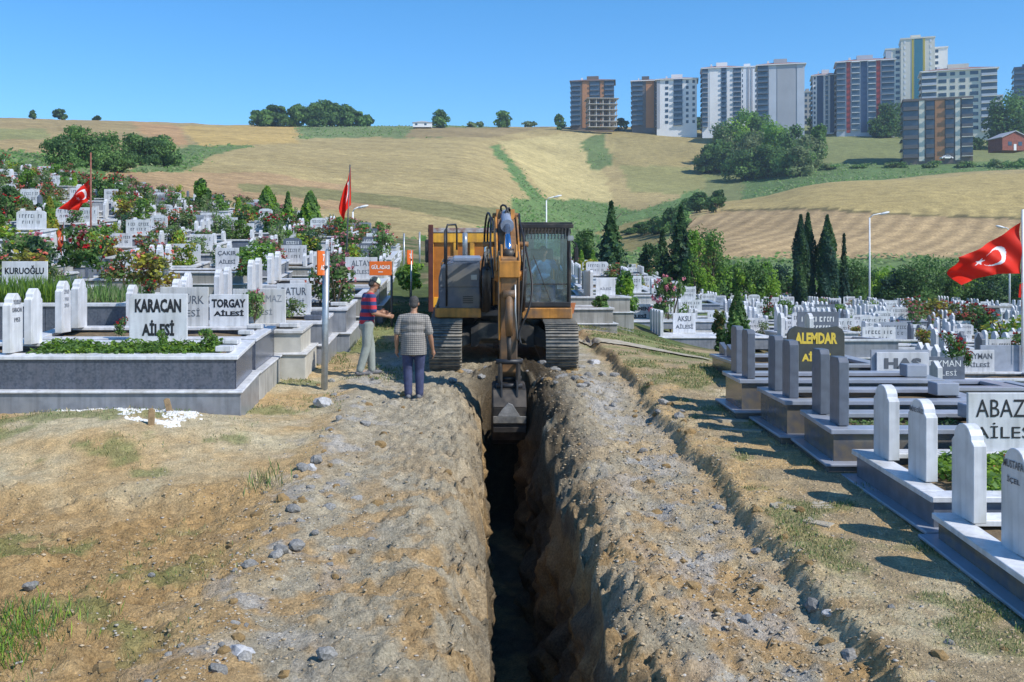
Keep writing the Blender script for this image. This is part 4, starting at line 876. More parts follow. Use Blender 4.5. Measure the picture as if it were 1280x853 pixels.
# ------------------------------------------------------------------ tipper truck behind the excavator
TRK = thing('tipper_truck', 'yellow orange tipper truck parked behind the excavator, tailgate towards the viewer', 'truck', (.22, 25.4, hz(.2,25.4)), rot=(math.atan(.05),0,0))
w_ = 1.27
bed = obj('tipper_body', MB().box(-w_,w_,.06,4.6,.62,.70).box(-w_,-w_+.06,.06,4.6,.70,2.50).box(w_-.06,w_,.06,4.6,.70,2.50).box(-w_,w_,4.6,4.66,.62,2.5).mesh('tipper_body', M['truck']), TRK)
tg = obj('tailgate', MB().box(-w_,w_,0,.055,.66,2.42).mesh('tailgate', M['truckrec']), TRK)
for xx in (-1.21,-.62,-.22,.22,.62,1.21): obj('tailgate_rib', bev(MB().box(xx-(.06 if abs(xx) < 1 else .06),xx+.06,-.05,-.001,.66,2.2).mesh('tailgate_rib', M['truck']), .015), tg)
for z0_, z1_ in ((.60,.86),(2.18,2.42)): obj('tailgate_rail', bev(MB().box(-w_,w_,-.055,-.003,z0_,z1_).mesh('tailgate_rail', M['truck']), .015), tg)
obj('tailgate_lip', bev(MB().box(-w_-.02,w_+.02,-.07,.10,2.42,2.54).mesh('tailgate_lip', M['wornwhite']), .02), tg)
for xx in (-1.22,1.22): obj('hinge_post', MB().cbox(xx-.06,xx+.06,-.10,-.05,.5,2.62,.01).mesh('hinge_post', M['truckred']), tg)
obj('chassis', MB().cbox(-.45,-.33,.1,6.8,.35,.6,.01).cbox(.33,.45,.1,6.8,.35,.6,.01).box(-1.2,1.2,.02,.12,.32,.6).mesh('chassis', M['truckred']), TRK)
obj('bumper', bev(MB().box(-1.22,1.22,-.06,.02,.30,.44).mesh('bumper', M['exblack']), .02), TRK)
whl = MB()
for (xa, xb, r_) in ((-.14,.14,.50),(-.15,.15,.28)): whl.tube([(xa,0,0),(xb,0,0)], r_, 24)
whl = bev(whl.mesh('wheel', M['rubber']), .03); rimm = MB().tube([(-.155,0,0),(.155,0,0)], .2, 16).mesh('rim', M['galv'])
for yy in (1.1,2.4,6.0):
    for xx in ((-1.08,-.76,.76,1.08) if yy < 5 else (-1.05,1.05)):
        q = obj('wheel', whl, TRK, (xx,yy,.50)); obj('rim', rimm, q)
cb = obj('driver_cab', bev(MB().box(-1.22,1.22,5.1,6.9,.7,2.3).mesh('driver_cab', M['truck']), .08, 3), TRK)
obj('rear_glass', MB().box(-.8,.8,5.085,5.098,1.6,2.1).mesh('rear_glass', M['darkglass']), cb)
for sx in (-1, 1):
    mr_ = obj('wing_mirror', MB().cbox(sx*1.52-.11,sx*1.52+.11,5.9,6.02,1.45,2.15,.03).mesh('wing_mirror', M['exblack']), cb)
    obj('mirror_arm', MB().tube([(sx*1.2,6.0,2.35),(sx*1.5,6.0,2.35),(sx*1.52,6.0,2.1)], .02, 6).tube([(sx*1.2,6.0,1.25),(sx*1.5,6.0,1.25),(sx*1.52,6.0,1.5)], .02, 6).mesh('mirror_arm', M['exblack']), mr_)

# ------------------------------------------------------------------ people
M['skin'] = mat('tanned_skin', (.36,.19,.115), .55, .12, 12)
M['hair'] = mat('grey_black_hair', (.075,.07,.068), .85, .5, 60, bump=.4)
M['jeans'] = mat('navy_jeans', (.055,.065,.14), .9, .35, 14, bump=.2)
M['chino'] = mat('grey_green_trousers', (.30,.33,.30), .9, .22, 8, bump=.2)
M['shoe'] = mat('grey_shoes', (.16,.16,.17), .7, .4, 20)
M['bluecloth'] = mat('light_blue_work_shirt', (.16,.36,.62), .85, .25, 8, bump=.1)
def wavecloth(name, kind):
    m = bpy.data.materials.new(name); m.use_nodes = True; n = m.node_tree; b = n.nodes['Principled BSDF']; b.inputs['Roughness'].default_value = .9
    tc = n.nodes.new('ShaderNodeTexCoord'); sx = n.nodes.new('ShaderNodeSeparateXYZ'); n.links.new(tc.outputs['Object'], sx.inputs[0])
    def band(sock, freq, thr, ph=0.0):
        a = n.nodes.new('ShaderNodeMath'); a.operation = 'MULTIPLY_ADD'; a.inputs[1].default_value = freq; a.inputs[2].default_value = ph; n.links.new(sock, a.inputs[0])
        f = n.nodes.new('ShaderNodeMath'); f.operation = 'FRACT'; n.links.new(a.outputs[0], f.inputs[0])
        g_ = n.nodes.new('ShaderNodeMath'); g_.operation = 'LESS_THAN'; g_.inputs[1].default_value = thr; n.links.new(f.outputs[0], g_.inputs[0]); return g_.outputs[0]
    def mix(f, a, c):
        q = n.nodes.new('ShaderNodeMixRGB'); n.links.new(f, q.inputs[0])
        for i, v in ((1,a),(2,c)):
            if isinstance(v, tuple): q.inputs[i].default_value = (*v, 1)
            else: n.links.new(v, q.inputs[i])
        return q.outputs[0]
    if kind == 'stripe': last = mix(band(sx.outputs['Z'], 7.6, .5, .12), (.035,.055,.16), (.50,.035,.05))
    else:
        last = mix(band(sx.outputs['Z'], 30, .42), (.40,.37,.33), (.17,.16,.16))
        v = mix(band(sx.outputs['X'], 30, .3), (.8,.8,.8), (.52,.52,.52))
        mm = n.nodes.new('ShaderNodeMixRGB'); mm.blend_type = 'MULTIPLY'; mm.inputs[0].default_value = 1; n.links.new(last, mm.inputs[1]); n.links.new(v, mm.inputs[2]); last = mm.outputs[0]
    n.links.new(last, b.inputs['Base Color'])
    z = n.nodes.new('ShaderNodeTexNoise'); z.inputs['Scale'].default_value = 9; bp = n.nodes.new('ShaderNodeBump'); bp.inputs['Strength'].default_value = .5; bp.inputs['Distance'].default_value = .03
    n.links.new(tc.outputs['Object'], z.inputs['Vector']); n.links.new(z.outputs['Fac'], bp.inputs['Height']); n.links.new(bp.outputs[0], b.inputs['Normal'])
    return m
M['stripe'] = wavecloth('red_navy_striped_jersey', 'stripe'); M['plaid'] = wavecloth('grey_checked_cotton', 'plaid')
def organic(name, mb, mt, parent, voxel=.012, smooth=6):
    me = mb.mesh(name, mt); o = obj(name+'_tmp', me)
    r = o.modifiers.new('r', 'REMESH'); r.mode = 'VOXEL'; r.voxel_size = voxel; r.use_smooth_shade = True
    s = o.modifiers.new('s', 'SMOOTH'); s.factor = .5; s.iterations = smooth
    bpy.context.view_layer.update(); m2 = bpy.data.meshes.new_from_object(o.evaluated_get(bpy.context.evaluated_depsgraph_get())); m2.name = name
    bpy.data.objects.remove(o); bpy.data.meshes.remove(me); return obj(name, m2, parent)
def cap(b, p0, p1, r0, r1, n=12):
    b.tube([p0, p1], [r0, r1], n); b.ell(p0, r0, 12, 6); b.ell(p1, r1, 12, 6)
def limb(b, pts, rs):
    for i in range(len(pts)-1): cap(b, pts[i], pts[i+1], rs[i], rs[i+1])
def hand(b, w, d, side, curl=.5, thumb=None):
    """w wrist, d direction of the hand; four fingers and a thumb"""
    w = Vector(w); d = Vector(d).normalized(); a = Vector((0,1,0)) if abs(d.y) < .7 else Vector((0,0,1))
    sd = d.cross(a).normalized()*side; up = d.cross(sd).normalized()
    palm = w+d*.075; Mx = Matrix((a - d*a.dot(d), d.cross(a), d)).transposed()
    b.tube([w, palm], [.024,.036], 10); b.ell(palm, (.036,.030,.042), 10, 6)
    fw = (a - d*a.dot(d)).normalized()
    for i, ln in enumerate((.066,.074,.070,.055)):
        k0 = palm+d*.025+fw*(.030-.020*i); k1 = k0+d*ln*.55+sd*(-curl*.012); k2 = k1+d*ln*.38+sd*(-curl*.035)
        limb(b, [k0,k1,k2], [.0105,.0095,.0085])
    t0 = w+d*.035+fw*.028; t1 = t0+d*.03+fw*.026-sd*.012; t2 = t1+d*.032+fw*.006-sd*.012
    limb(b, [t0,t1,t2], [.012,.011,.010])
def person(label, loc, rz, pose, top_m, leg_m, scale=1.0, hat=None, build=1.0, hairc=None):
    t = thing('person', label, 'person', loc, rz, scale=scale)
    V = Vector; q = pose
    hd = V(q.get('head', (0,.03,1.61))); nk = V(q.get('neck', (0,0,1.44))); ch = V(q.get('chest', (0,0,1.26))); bl = V(q.get('belly', (0,.02,1.05))); hp = V(q.get('hip', (0,0,.93)))
    fdir = V(q.get('look', (0,1,-.1))).normalized(); B = build
    b = MB()
    Rm = fdir.to_track_quat('Y','Z').to_matrix()
    def hE(c, r, n=14, k=10): b.ell(hd + Rm @ V(c), r, n, k, M=Rm)
    hE((0,0,.03), (.076,.094,.098)); hE((0,.035,-.045), (.056,.062,.068)); hE((0,.10,-.01), (.012,.018,.024), 8, 6); hE((0,.088,.025), (.05,.015,.012), 8, 6)
    hE((0,.085,-.062), (.028,.014,.009), 8, 6); hE((-.079,0,0), (.010,.022,.032), 8, 6); hE((.079,0,0), (.010,.022,.032), 8, 6); hE((0,.075,-.095), (.028,.025,.022), 8, 6)
    cap(b, nk-V((0,0,.05)), hd-V((0,0,.05))-fdir*.015, .058, .052)
    b.ell(ch, (.165*B,.105*B,.19)); b.ell(bl, (.15*B,.105*B,.15)); b.ell(hp, (.155*B,.11*B,.12)); cap(b, nk-V((0,0,.02)), ch, .075, .10)
    S = {}
    for sd, nm in ((-1,'L'),(1,'R')):
        sh = V(q.get('sh'+nm, (sd*.185*B,0,1.385))); el = V(q['el'+nm]); wr = V(q['wr'+nm]); S[nm] = (sh, el, wr)
        limb(b, [sh, sh.lerp(el,.45), el, el.lerp(wr,.35), wr], [.060,.052,.042,.043,.027]); cap(b, sh, nk-V((0,0,.04)), .06, .065)
        hand(b, wr, q.get('hd'+nm, tuple(wr-el)), sd, .8)
        hj = V((hp.x+sd*.085*B, hp.y, hp.z-.03)); kn = V(q['kn'+nm]); an = V(q['an'+nm])
        limb(b, [hj, hj.lerp(kn,.4), kn, kn.lerp(an,.3), an], [.090,.082,.058,.060,.040]); S['l'+nm] = (hj, kn, an)
        to = V(q.get('to'+nm, (0,1,0))); limb(b, [an-V((0,0,.03)), an+to*.10-V((0,0,.045))], [.036,.030])
    body = organic('body', b, M['skin'], t, .0085, 4)
    for sd in (-1, 1):
        eye = MB().ell((0,0,0), .0095, 8, 6); e = obj('eye', eye.mesh('eye', M['exblack'], True), body, hd + Rm @ V((sd*.03,.088,.012)))
    # shirt
    b = MB(); g_ = .018
    b.ell(ch, (.165*B+g_,.110*B+g_,.19)); b.ell(bl, (.155*B+g_,.112*B+g_,.17)); b.ell(bl-V((0,.01,.13)), (.158*B+g_,.114*B+g_,.12)); b.ell(hp+V((0,0,.06)), (.155*B+g_,.114*B+g_,.10))
    cap(b, nk-V((0,0,.045)), ch, .078, .12)
    for nm, sd in (('L',-1),('R',1)):
        sh, el, wr = S[nm]; cap(b, sh, nk-V((0,0,.05)), .074, .076); limb(b, [sh, sh.lerp(el,.5), sh.lerp(el,.82)], [.074,.070,.070])
        if q.get('long'): limb(b, [sh.lerp(el,.8), el, el.lerp(wr,.85)], [.066,.058,.046])
    if B > 1.1:
        for zz in (1.30,1.18,1.05,.93,.84): b.ell((0,.0,zz), (.182*B,.142*B,.13))
        b.tube([(0,0,1.1),(0,0,.74)], [.175*B,.178*B], 24)
        for i in range(len(b.v)-48, len(b.v)): b.v[i] = (b.v[i][0], b.v[i][1]*.80, b.v[i][2])
    shirt = organic('shirt', b, top_m, t, .012, 5)
    b = MB()
    b.ell(hp+V((0,0,-.01)), (.160*B,.116*B,.12)); b.ell(hp-V((0,.02,.06)), (.155*B,.12*B,.11))
    for nm in 'LR':
        hj, kn, an = S['l'+nm]; limb(b, [hj, hj.lerp(kn,.35), kn, kn.lerp(an,.5), an-V((0,0,-.01))], [.104,.100,.079,.074,.068])
    organic('trousers', b, leg_m, t, .012, 4)
    for nm in 'LR':
        hj, kn, an = S['l'+nm]; to = V(q.get('to'+nm, (0,1,0))).normalized(); c = an-V((0,0,an.z-.045))
        b = MB(); limb(b, [c-to*.05, c+to*.06, c+to*.16], [.045,.043,.034]); b.ell(c+V((0,0,.03)), (.045,.045,.04))
        for i, v in enumerate(b.v): b.v[i] = (v[0], v[1], max(v[2], .002))
        organic('shoe', b, M['shoe'], t, .01, 3)
    b = MB(); rh = Rm
    b.ell(hd + rh @ V((0,-.018,.045)), (.083,.094,.094), 16, 10, M=rh); b.ell(hd + rh @ V((0,-.045,-.02)), (.072,.06,.06), 12, 8, M=rh)
    hr = organic('hair', b, hairc or M['hair'], t, .01, 2)
    if hat:
        b = MB(); n = 18; vs = []
        for i in range(6):
            a = math.pi/2*i/5
            for k in range(n):
                w = 2*math.pi*k/n; vs.append(hd + rh @ V((.094*math.cos(w)*math.cos(a), -.005+.106*math.sin(w)*math.cos(a), .045+.092*math.sin(a))))
        fs = [(i*n+k, i*n+(k+1)%n, (i+1)*n+(k+1)%n, (i+1)*n+k) for i in range(5) for k in range(n)]; ms = [(0 if (k//3)%2 else 1) for i in range(5) for k in range(n)]
        for f, m_ in zip(fs, ms): b.f.append(f); b.m.append(m_)
        b.v += [tuple(v) for v in vs]; cp_ = obj('cap', b.mesh('cap', [M['capdark'], M['capwhite']], True, fix=False), t)
        o3 = [(.07*math.cos(a), .075+.095*math.sin(a)) for a in [math.pi*k/10 for k in range(11)]]+[(-.075,.05),(.075,.05)][0:0]
        Mb = Matrix.Translation(hd) @ rh.to_4x4() @ Matrix.Rotation(rad(-14), 4, 'X')
        obj('cap_brim', MB().prism(o3, 'z', .052, .058, M=Mb).mesh('cap_brim', M['capwhite']), cp_)
    return t
M['capdark'] = mat('dark_green_cap_panel', (.02,.035,.045), .8, .2); M['capwhite'] = mat('pale_cap_panel', (.62,.66,.50), .8, .2)
y_ = 17.05; x_ = XX(517, y_)
person('stocky man in a grey checked shirt and navy jeans, back turned, hands down', (x_, y_, gh(x_, y_)-.01), rad(-4),
  dict(head=(.005,.04,1.58), neck=(0,.0,1.42), shL=(-.20,0,1.34), shR=(.20,0,1.34), elL=(-.28,-.03,1.08), wrL=(-.29,.04,.85), elR=(.28,-.03,1.07), wrR=(.315,.05,.83), knL=(-.10,.02,.50), anL=(-.085,-.02,.09), knR=(.095,.03,.50), anR=(.10,.0,.09), toL=(-.15,1,0), toR=(.2,1,0), look=(.05,1,-.22)),
  M['plaid'], M['jeans'], .985, build=1.22)
y_ = 19.05; x_ = XX(459, y_)
person('man in a red and navy striped shirt and cap, looking down, forearm held out', (x_, y_, gh(x_, y_)-.01), rad(-68),
  dict(head=(.0,.13,1.60), neck=(0,.05,1.44), chest=(0,.02,1.26), belly=(0,.0,1.05), hip=(0,-.01,.93), shL=(-.19,.03,1.38), shR=(.19,.03,1.38), elL=(-.24,.02,1.12), wrL=(-.16,.26,1.10), elR=(.25,.04,1.10), wrR=(.16,.30,1.04), hdR=(-.05,.3,-.02), knL=(-.09,.09,.50), anL=(-.06,.10,.09), knR=(.09,-.04,.50), anR=(.10,-.16,.10), look=(.12,1,-.55)),
  M['stripe'], M['chino'], 1.04, hat=True, build=1.04)
# operator, seated in the cab
person('excavator operator in a light blue shirt sitting behind the cab windscreen', tuple(Vector((.60+.87, 21.5-.02, -1.80+.60))), rad(180),
  dict(head=(0,.03,1.60), neck=(0,0,1.44), elL=(-.36,.06,1.20), wrL=(-.30,.30,1.32), elR=(.27,.06,1.15), wrR=(.26,.34,1.12), hdL=(.1,.2,.2), knL=(-.14,.42,.98), anL=(-.15,.52,.62), knR=(.14,.42,.98), anR=(.15,.52,.62), look=(0,1,-.45), long=True),
  M['bluecloth'], M['jeans'], 1.0)

# ------------------------------------------------------------------ flags
def in_star(u, v, cu, cv, r):
    a = math.atan2(v-cv, u-cu); d = math.hypot(u-cu, v-cv); k = math.pi/5; t_ = (a+math.pi) % (2*k); t_ = abs(t_-k); 
    ro = r*.382/ (math.cos(t_)*1.0 if False else 1)
    # edge of a five pointed star: line between outer (r at t=k) and inner (.382r at t=0)
    x0, y0 = .382*r, 0; x1, y1 = r*math.cos(k), r*math.sin(k); cx_, sy_ = math.cos(t_), math.sin(t_)
    den = cx_*(y1-y0)-sy_*(x1-x0); 
    return d <= (x0*(y1-y0)-y0*(x1-x0))/den if abs(den) > 1e-9 else False
def flag_cloth(parent, fn, asp, m0, nu=110, nv=74, mirror=False):
    vs = [fn(i/nu, j/nv) for j in range(nv+1) for i in range(nu+1)]; b = MB(); b.v = [tuple(v) for v in vs]
    for j in range(nv):
        for i in range(nu):
            u = (i+.5)/nu*asp; v = (j+.5)/nv
            c = math.hypot(u-.5, v-.5) < .25 and math.hypot(u-.5625, v-.5) > .2
            b.f.append((j*(nu+1)+i, j*(nu+1)+i+1, (j+1)*(nu+1)+i+1, (j+1)*(nu+1)+i)); b.m.append(1 if c or in_star(u, v, .80, .5, .125) else 0)
    return obj('flag_cloth', b.mesh('flag_cloth', [m0, M['flagwhite']], True, fix=False), parent)
def lerp(a, b, t): return a+(b-a)*t
# right flag, blown to the left
Yf = 26.0; fx = XX(1278.5, Yf); fz = hz(fx, Yf)
t = thing('flagpole', 'white flagpole flying a red crescent and star flag at the right edge', 'flagpole', (fx, Yf, fz))
obj('pole', MB().tube([(0,0,-.3),(0,0,(340-262)/50-fz)], [.045,.03], 12).mesh('pole', M['pole_white'], True), t)
def fr(u, v):
    tx = lerp(1276, 1190, u); ty = 278+44*u+5*math.sin(u*3.1)
    bx = lerp(1276, 1197, u**.9); by = 342+2*u+22*max(0, u-.35)**1.3
    px_ = lerp(tx, bx, v)+3*math.sin(v*7)*u; py_ = lerp(ty, by, v)
    dy = .20*math.sin(u*5.5+v*4.0)*u + .16*math.sin(v*6.3-u*2)*(.2+u)*.8 + .05*math.sin(u*17+v*9)
    w = P(px_, py_, Yf); return (w.x-fx, dy*1.0, w.z-fz)
flag_cloth(t, lambda u, v: fr(u, 1-v) if False else fr(u, v), 1.35, M['flag'])
obj('rope', MB().tube([(-.05,-.05,1.0),(-.06,-.05,(340-343)/50-fz)], .008, 5).mesh('rope', M['wornwhite']), t)
obj('red_streamer', MB().prism([(-.10,(340-356)/50-fz),(-.03,(340-354)/50-fz),(-.06,(340-372)/50-fz),(-.13,(340-372)/50-fz)], 'y', -.05,-.03).mesh('red_streamer', M['flag']), t)
# left pole with a limp flag
Yf2 = 36.0; s2 = F/Yf2; fx2 = XX(113.5, Yf2); fz2 = hz(fx2, Yf2)
t = thing('flagpole', 'rusty brown pole with a red flag hanging slack among the left graves', 'flagpole', (fx2, Yf2, fz2))
obj('pole', MB().tube([(0,0,-.3),(0,0,(340-191)/s2-fz2)], [.035,.025], 10).mesh('pole', M['rustpole'], True), t)
def fl2(u, v):
    px_ = lerp(111.5, 111.5, u); tx = lerp(111.5, 76, u**.95); ty = lerp(224, 262, u**1.15)
    bx = lerp(111, 96, u); by = lerp(236, 264, u**.6)+3*math.sin(u*6)
    if v > .5: bx += 6*(v-.5)
    x__ = lerp(tx, bx, v); z__ = lerp(ty, by, v); w = P(x__, z__, Yf2); return (w.x-fx2, .16*math.sin(v*9+u*4)*(.3+u)+.08*math.sin(u*11), w.z-fz2)
flag_cloth(t, fl2, 1.5, M['flag'], 90, 60)
# small faded flag on a thin stick
Yf3 = 24.5; s3 = F/Yf3; fx3 = XX(79.5, Yf3); fz3 = hz(fx3, Yf3)
t = thing('flag_on_stick', 'small sun faded orange flag on a thin stick before the red roses', 'flag', (fx3, Yf3, fz3))
obj('pole', MB().tube([(0,0,-.2),(.01,0,(340-276)/s3-fz3)], .010, 6).mesh('pole', M['galv'], True), t)
def fl3(u, v):
    tx = lerp(79.5, 73, u); ty = lerp(278, 291, u); bx = lerp(79.5, 75, u); by = lerp(301, 320, u)
    w = P(lerp(tx, bx, v)-2*math.sin(v*3)*u, lerp(ty, by, v), Yf3); return (w.x-fx3, .10*math.sin(u*5+v*3)*u+.04*math.sin(v*8), w.z-fz3)
flag_cloth(t, fl3, 1.4, M['flag2'], 70, 50)
# furled flag in the middle
Yf4 = 34.0; s4 = F/Yf4; fx4 = XX(436, Yf4); fz4 = hz(fx4, Yf4)
t = thing('flagpole', 'black flagpole with a furled red flag left of the excavator', 'flagpole', (fx4, Yf4, fz4))
obj('pole', MB().tube([(-.14,0,-.3),(.04,0,(340-206)/s4-fz4)], [.026,.02], 10).mesh('pole', M['darkpole'], True), t)
def fl4(u, v):
    tx = lerp(438.5, 434, u); ty = lerp(208, 228, u); bx = lerp(438, 423, u**.8); by = lerp(250, 276, 1-abs(u-.55)*1.4)
    w = P(lerp(tx, bx, v**.8), lerp(ty, by, v), Yf4); return (w.x-fx4, .12*math.sin(u*11+v*2)*(.35+v), w.z-fz4)
flag_cloth(t, fl4, 1.5, M['flag'], 90, 60)

# ------------------------------------------------------------------ signs, lamps, small furniture
def sign(label, px_, Y, top, w, h, rz, lines, polem, r=.035, lean=0, zoff=0, bold=.03, side=0):
    x_ = XX(px_, Y); z_ = gh(x_, Y) if Y < 26.5 else hz(x_, Y); t = thing('signpost', label, 'sign', (x_, Y, z_))
    H_ = (340-top)*Y/F-z_
    obj('pole', MB().tube([(lean,0,-.3),(0,0,H_)], r, 14).mesh('pole', polem, True), t)
    q = obj('sign_plate', bev(MB().box(-w/2,w/2,-.015,.015,0,h).mesh('sign_plate', M['signorange']), .005, 1), t, (side,-r-.03,H_-h+zoff), (0,0,rz))
    if lines: lettering(q, lines, w, h, M['lime'], y=-.0165, bold=bold)
    obj('bracket', MB().box(-.03,.03,-r-.02,.0,H_-h*.7+zoff,H_-h*.6+zoff).mesh('bracket', M['darkpole']), t)
    return t
sign('grey steel post with a small orange sign, beside the left graves', 408, 17.9, 314, .40, .42, rad(72), [('7', .2, .3, .72), ('ADA', .6, .2, .32)], M['galv'], .058, lean=-.04, side=-.05)
sign('dark post with an orange section sign behind the man in the striped shirt', 489.5, 26.0, 327, .56, .35, rad(5), [('GÜL ADASI', .82, .34, .62), ('—', .2, .06, .25)], M['darkpole'], .032, side=-.27)
sign('thin post with a narrow orange sign above the man in the checked shirt', 514, 32.0, 313, .34, .44, rad(62), [('7', .3, .3, .6)], M['galv'], .026, side=-.04)
def lamp(label, px_, Y, top, armpx, dirx=1):
    x_ = XX(px_, Y); z_ = hz(x_, Y); H_ = (340-top)*Y/F-z_; a = armpx*Y/F*dirx
    t = thing('lamp_post', label, 'lamp post', (x_, Y, z_))
    obj('pole', MB().tube([(0,0,-.5),(0,0,H_-.35)], [.085,.055], 12).mesh('pole', M['pole_white'], True), t)
    obj('arm', MB().tube([(0,0,H_-.36),(a*.25,0,H_-.12),(a*.75,0,H_)], .04, 8).mesh('arm', M['pole_white'], True), t)
    obj('lamp_head', MB().ell((0,0,0), (.42,.16,.10), 12, 6).mesh('lamp_head', M['pole_white'], True), t, (a*.75+.3*dirx,0,H_+.02), (0,-.25*dirx,0))
lamp('tall white lamp post with a single arm before the right hand hedge trees', 1087, 84, 267, 19)
lamp('lamp post rising behind the excavator cab', 683, 95, 246, 13)
lamp('small lamp post leaning beside the dark conifer', 762, 70, 322, -8)
lamp('lamp post whose head shows above the right flag', 1262, 90, 284, 10, -1)
lamp('thin lamp post behind the furled flag', 441, 75, 259, 10)
for px_, Y, top_ in ((505, 42, 292),(524.5, 45, 290)):
    x_ = XX(px_, Y); z_ = hz(x_, Y); t = thing('pole', f"thin grey pole {'left of' if px_ < 510 else 'against the edge of'} the tipper truck beyond the path", 'pole', (x_, Y, z_)); obj('shaft', MB().tube([(0,0,-.2),(0,0,(340-top_)*Y/F-z_)], .035, 8).mesh('shaft', M['galv'], True), t)
Yk = 58; xk = XX(1236, Yk); zk = (340-418)*Yk/F
t = thing('stone_shelter', 'grey brick pillar with a flat slab roof beside the right hedge', 'shelter', (xk, Yk, zk))
pil = obj('pillar', MB().box(-.40,.46,-.3,.5,-.5,1.46).mesh('pillar', M['concrete']), t)
br = MB().cbox(-.135,.135,-.02,0,0,.085,.006).mesh('brick', M['marble2'])
for k in range(14):
    for i in range(3): obj('brick', br, pil, (-.26+.29*i+(.03 if k % 2 else -.03), -.305, .05+.098*k))
obj('roof_slab', bev(MB().box(-1.05,.95,-.7,.8,1.48,1.58).mesh('roof_slab', M['concrete']), .02), t)
# hanging flower pot beside the cab
t = thing('flower_pot', 'terracotta trough with a leafy plant right of the excavator cab', 'flower pot', P(704, 392, 27.5)-Vector((0,0,.02)))
obj('pot', MB().prism([(-.26,.02),(-.32,.30),(.32,.30),(.26,.02)], 'y', -.12,.12).mesh('pot', mat('terracotta', (.45,.16,.06), .8, .2)), t)
obj('stand', MB().box(-.2,.2,-.1,.1,-.8,.02).mesh('stand', M['concrete']), t)
# grave mound markers: stakes and lime outline
def ball_rock(seed, r, sq=(1,1,.7), rough=.35, sub=2):
    bm = bmesh.new(); bmesh.ops.create_icosphere(bm, subdivisions=sub, radius=1)
    for v in bm.verts:
        n = mnoise.noise(v.co*1.3+Vector((seed*7.1,0,0)))*rough+mnoise.noise(v.co*3.1+Vector((0,seed*3.3,0)))*rough*.5; v.co = v.co*(1+n)
        v.co.x *= r*sq[0]; v.co.y *= r*sq[1]; v.co.z *= r*sq[2]
    return bm
def stake(px_, Y, h, tilt, label):
    x_ = XX(px_, Y); o = thing('wooden_stake', label, 'stake', (x_, Y, gh(x_, Y)), rot=(0,tilt,0.3)); bm = bmesh.new(); bm.free()
    obj('board', bev(MB().prism([(-.045,-.1),(-.04,h*.93),(.0,h),(.045,h*.9),(.045,-.1)], 'y', -.016,.016).mesh('board', M['wood']), .004, 1), o)
stake(212, 14.85, .20, -.25, 'short tilted brown stake inside the white lime outline')
stake(189, 13.95, .24, .02, 'upright pale wooden stake on the soil mound')
lp = [(165,525),(184,526),(201,527),(216,529),(228,532),(237,537),(238,542),(232,547),(222,553),(214,559),(208,565),(196,568),(180,569),(160,568),(144,566),(120,564),(96,563),(74,561)]
def onground(px_, py_):
    Y = 4420/(py_-240)
    for _ in range(12):
        x_ = XX(px_, Y); z_ = gh(x_, Y); Y = (-z_)*F/(py_-340) if py_ > 345 else Y
    return XX(px_, Y), Y
b = MB(); rl = random.Random(5); LP = [onground(*q) for q in lp]; cc = []
for i in range(len(LP)-1):
    for k in range(60):
        u = rl.random(); wd = .03+.045*(1 if 3 < i < 13 else .3); s_ = rl.uniform(.015,.05); rot = rl.random()*6
        x_ = lerp(LP[i][0], LP[i+1][0], u)+rl.gauss(0, wd*.8); Y = lerp(LP[i][1], LP[i+1][1], u)+rl.gauss(0, wd)
        for q in range(7): rr_ = s_*rl.uniform(.6,1.1); cc.append((x_+rr_*math.cos(rot+q*.8976), Y+rr_*math.sin(rot+q*.8976), -.004))
        cc.append((x_, Y, .016))
ca = np.array(cc); zz_ = surf(ca[:,0], ca[:,1])+ca[:,2]
b.v = [(float(p[0]), float(p[1]), float(z)) for p, z in zip(ca, zz_)]
for i in range(len(cc)//8):
    for q in range(7): b.f.append((i*8+q, i*8+(q+1) % 7, i*8+7)); b.m.append(0)
o = obj('lime_line', b.mesh('lime_line', M['lime'], True), kind='stuff'); o['label'] = 'white lime powder line curving round the soil mound'

# ------------------------------------------------------------------ foliage
def leaf_quads(pos, nrm, size, rs, asp=.6, jit=.35):
    n = len(pos); d = rs.normal(size=(n,3)); d /= np.linalg.norm(d, axis=1)[:,None]; nr = nrm+d*.8; nr /= np.linalg.norm(nr, axis=1)[:,None]+1e-9
    a = np.cross(nr, rs.normal(size=(n,3))); a /= np.linalg.norm(a, axis=1)[:,None]+1e-9; b = np.cross(nr, a)
    s = size*rs.uniform(1-jit, 1+jit, n)[:,None]
    return np.stack([pos-a*s, pos+b*s*asp, pos+a*s, pos-b*s*asp], 1).reshape(-1,3)
def quads_mesh(name, co, mts, mi=None):
    me = bpy.data.meshes.new(name); n = len(co)//4
    me.vertices.add(len(co)); me.vertices.foreach_set('co', co.astype(np.float32).ravel()); me.loops.add(n*4); me.loops.foreach_set('vertex_index', np.arange(n*4, dtype=np.int32))
    me.polygons.add(n); me.polygons.foreach_set('loop_start', np.arange(0, n*4, 4, dtype=np.int32)); me.polygons.foreach_set('loop_total', np.full(n, 4, np.int32))
    for m in (mts if isinstance(mts, list) else [mts]): me.materials.append(m)
    if mi is not None: me.polygons.foreach_set('material_index', mi.astype(np.int32))
    me.update(calc_edges=True); return me
